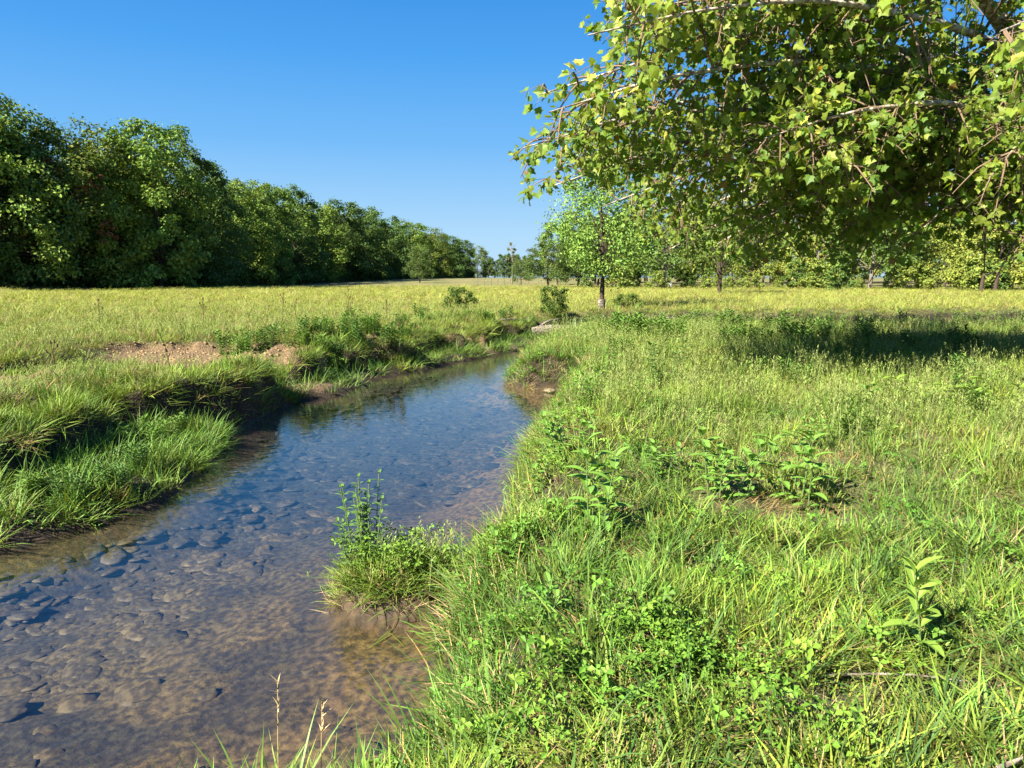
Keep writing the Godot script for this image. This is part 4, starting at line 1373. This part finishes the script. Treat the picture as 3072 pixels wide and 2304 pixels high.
	for e in [[-0.82, -2.26, "clump of broad green grass blades at the bottom edge, left of the mud"], [-0.3, -2.75, "clump of broad green grass blades at the bottom edge, below the muddy shallows"], [-0.05, -2.6, "clump of broad grass blades at the bottom edge, right of the muddy shallows"]]:
		var o := thing("grass_clump", e[2], "grass", ground_at(e[0], e[1]))
		for k in 22:
			var g := Geo.new()
			var a := rng.randf() * TAU
			blade(g, Vector3(cos(a), 0, sin(a)) * rng.randf_range(0, 0.14), Vector3(cos(a) * 0.5, 1, sin(a) * 0.5), rng.randf_range(0.2, 0.55), 0.012, 0.5, Color.WHITE, Color.WHITE, 4)
			part("blade", amesh(g.v, g.i), M.gblade, o)
	# clods on the earth scar
	var clod := rock_mesh(2)
	var xa := []
	var ca := []
	for k in 1500:
		var x := rng.randf_range(-9.2, -3.7)
		var z := rng.randf_range(-16.8, -13.0)
		if scar(x, z).y < 0.4 or side(x, z) > 0.0: continue
		var r := rng.randf_range(0.012, 0.034)
		xa.append(Transform3D(Basis(rdir(), rng.randf() * 3.0).scaled(Vector3(r, r * 0.8, r)), ground_at(x, z)))
		ca.append(Color(1.1, 0.9, 0.72) * rng.randf_range(0.8, 1.15))
	tag(multi("earth_clods", clod, mat(Color.WHITE, 1.0, true), xa, ca, self), "crumbled tan clods of earth on the bare slumped bank", "earth", "", "stuff")

func weed(called: String, m: Dictionary, label: String, x: float, z: float, s: float, group: String) -> void:
	if sd(x, z) < 0.25: return
	var o := thing(called, label, "plant", ground_at(x, z), rng.randf() * TAU, group)
	o.scale = Vector3(s, s, s)
	part("foliage", m.foliage, M.tree, o)
	part("stem", m.stem, M.stem, o)

# ---------------------------------------------------------------- scene
func _ready() -> void:
	var cam := Camera3D.new()
	cam.name = "camera"
	cam.position = Vector3(0, 1.65, 0)
	cam.rotation = Vector3(-atan(106.0 / 722.0), 0, 0)
	cam.fov = 56.0
	cam.near = 0.05
	cam.far = 4000.0
	add_child(cam)
	cam.current = true
	var env := Environment.new()
	env.background_mode = Environment.BG_SKY
	var sky := Sky.new()
	var sm := PanoramaSkyMaterial.new()
	var stops := [[0.0, 0.55, 0.79, 0.985], [3.0, 0.46, 0.73, 0.98], [6.0, 0.33, 0.635, 0.975], [10.0, 0.185, 0.51, 0.96], [16.0, 0.085, 0.385, 0.90], [21.0, 0.053, 0.30, 0.80], [32.0, 0.034, 0.185, 0.64], [50.0, 0.025, 0.14, 0.54], [90.0, 0.02, 0.11, 0.45]]
	var im := Image.create(16, 720, false, Image.FORMAT_RGBF)
	for y in 720:
		var e := 90.0 - (y + 0.5) / 4.0
		var c := Color(0.12, 0.16, 0.08)
		for k in stops.size() - 1:
			var a: Array = stops[k]
			var b: Array = stops[k + 1]
			if e >= a[0] and e < b[0]:
				c = Color(a[1], a[2], a[3]).lerp(Color(b[1], b[2], b[3]), (e - a[0]) / (b[0] - a[0]))
		for x in 16: im.set_pixel(x, y, Color(c.r / 3.7, c.g / 3.7, c.b / 3.7))
	sm.panorama = ImageTexture.create_from_image(im)
	sky.sky_material = sm
	env.sky = sky
	env.tonemap_mode = Environment.TONE_MAPPER_LINEAR
	env.tonemap_exposure = 3.7
	env.sdfgi_enabled = true
	env.ssao_enabled = true
	env.ssil_enabled = true
	var we := WorldEnvironment.new()
	we.name = "environment"
	we.environment = env
	add_child(we)
	var sun := DirectionalLight3D.new()
	sun.name = "sun"
	sun.light_energy = 1.6
	sun.light_color = Color(1.0, 0.955, 0.88)
	sun.light_angular_distance = 0.5
	sun.shadow_enabled = true
	sun.sky_mode = DirectionalLight3D.SKY_MODE_LIGHT_ONLY
	add_child(sun)
	var el := deg_to_rad(38.0)
	var az := deg_to_rad(42.0)     # a little behind the camera, from the left
	var to_sun := Vector3(-cos(el) * cos(az), sin(el), cos(el) * sin(az))
	sun.look_at_from_position(to_sun * 50.0, Vector3.ZERO, Vector3.UP)

	rng.seed = 7
	n_hum.seed = 11; n_hum.frequency = 0.45; n_hum.fractal_octaves = 2
	n_big.seed = 12; n_big.frequency = 0.04; n_big.fractal_octaves = 3
	n_fine.seed = 13; n_fine.frequency = 1.2; n_fine.fractal_octaves = 3
	var t0 := Time.get_ticks_msec()
	build_materials()
	build_sd()
	print("sd ", Time.get_ticks_msec() - t0)
	build_terrain()
	print("terrain ", Time.get_ticks_msec() - t0)
	build_forest()
	build_field_trees()
	print("trees ", Time.get_ticks_msec() - t0)
	build_sycamore()
	build_grass()
	print("grass ", Time.get_ticks_msec() - t0)
	build_small()
	print("all ", Time.get_ticks_msec() - t0)
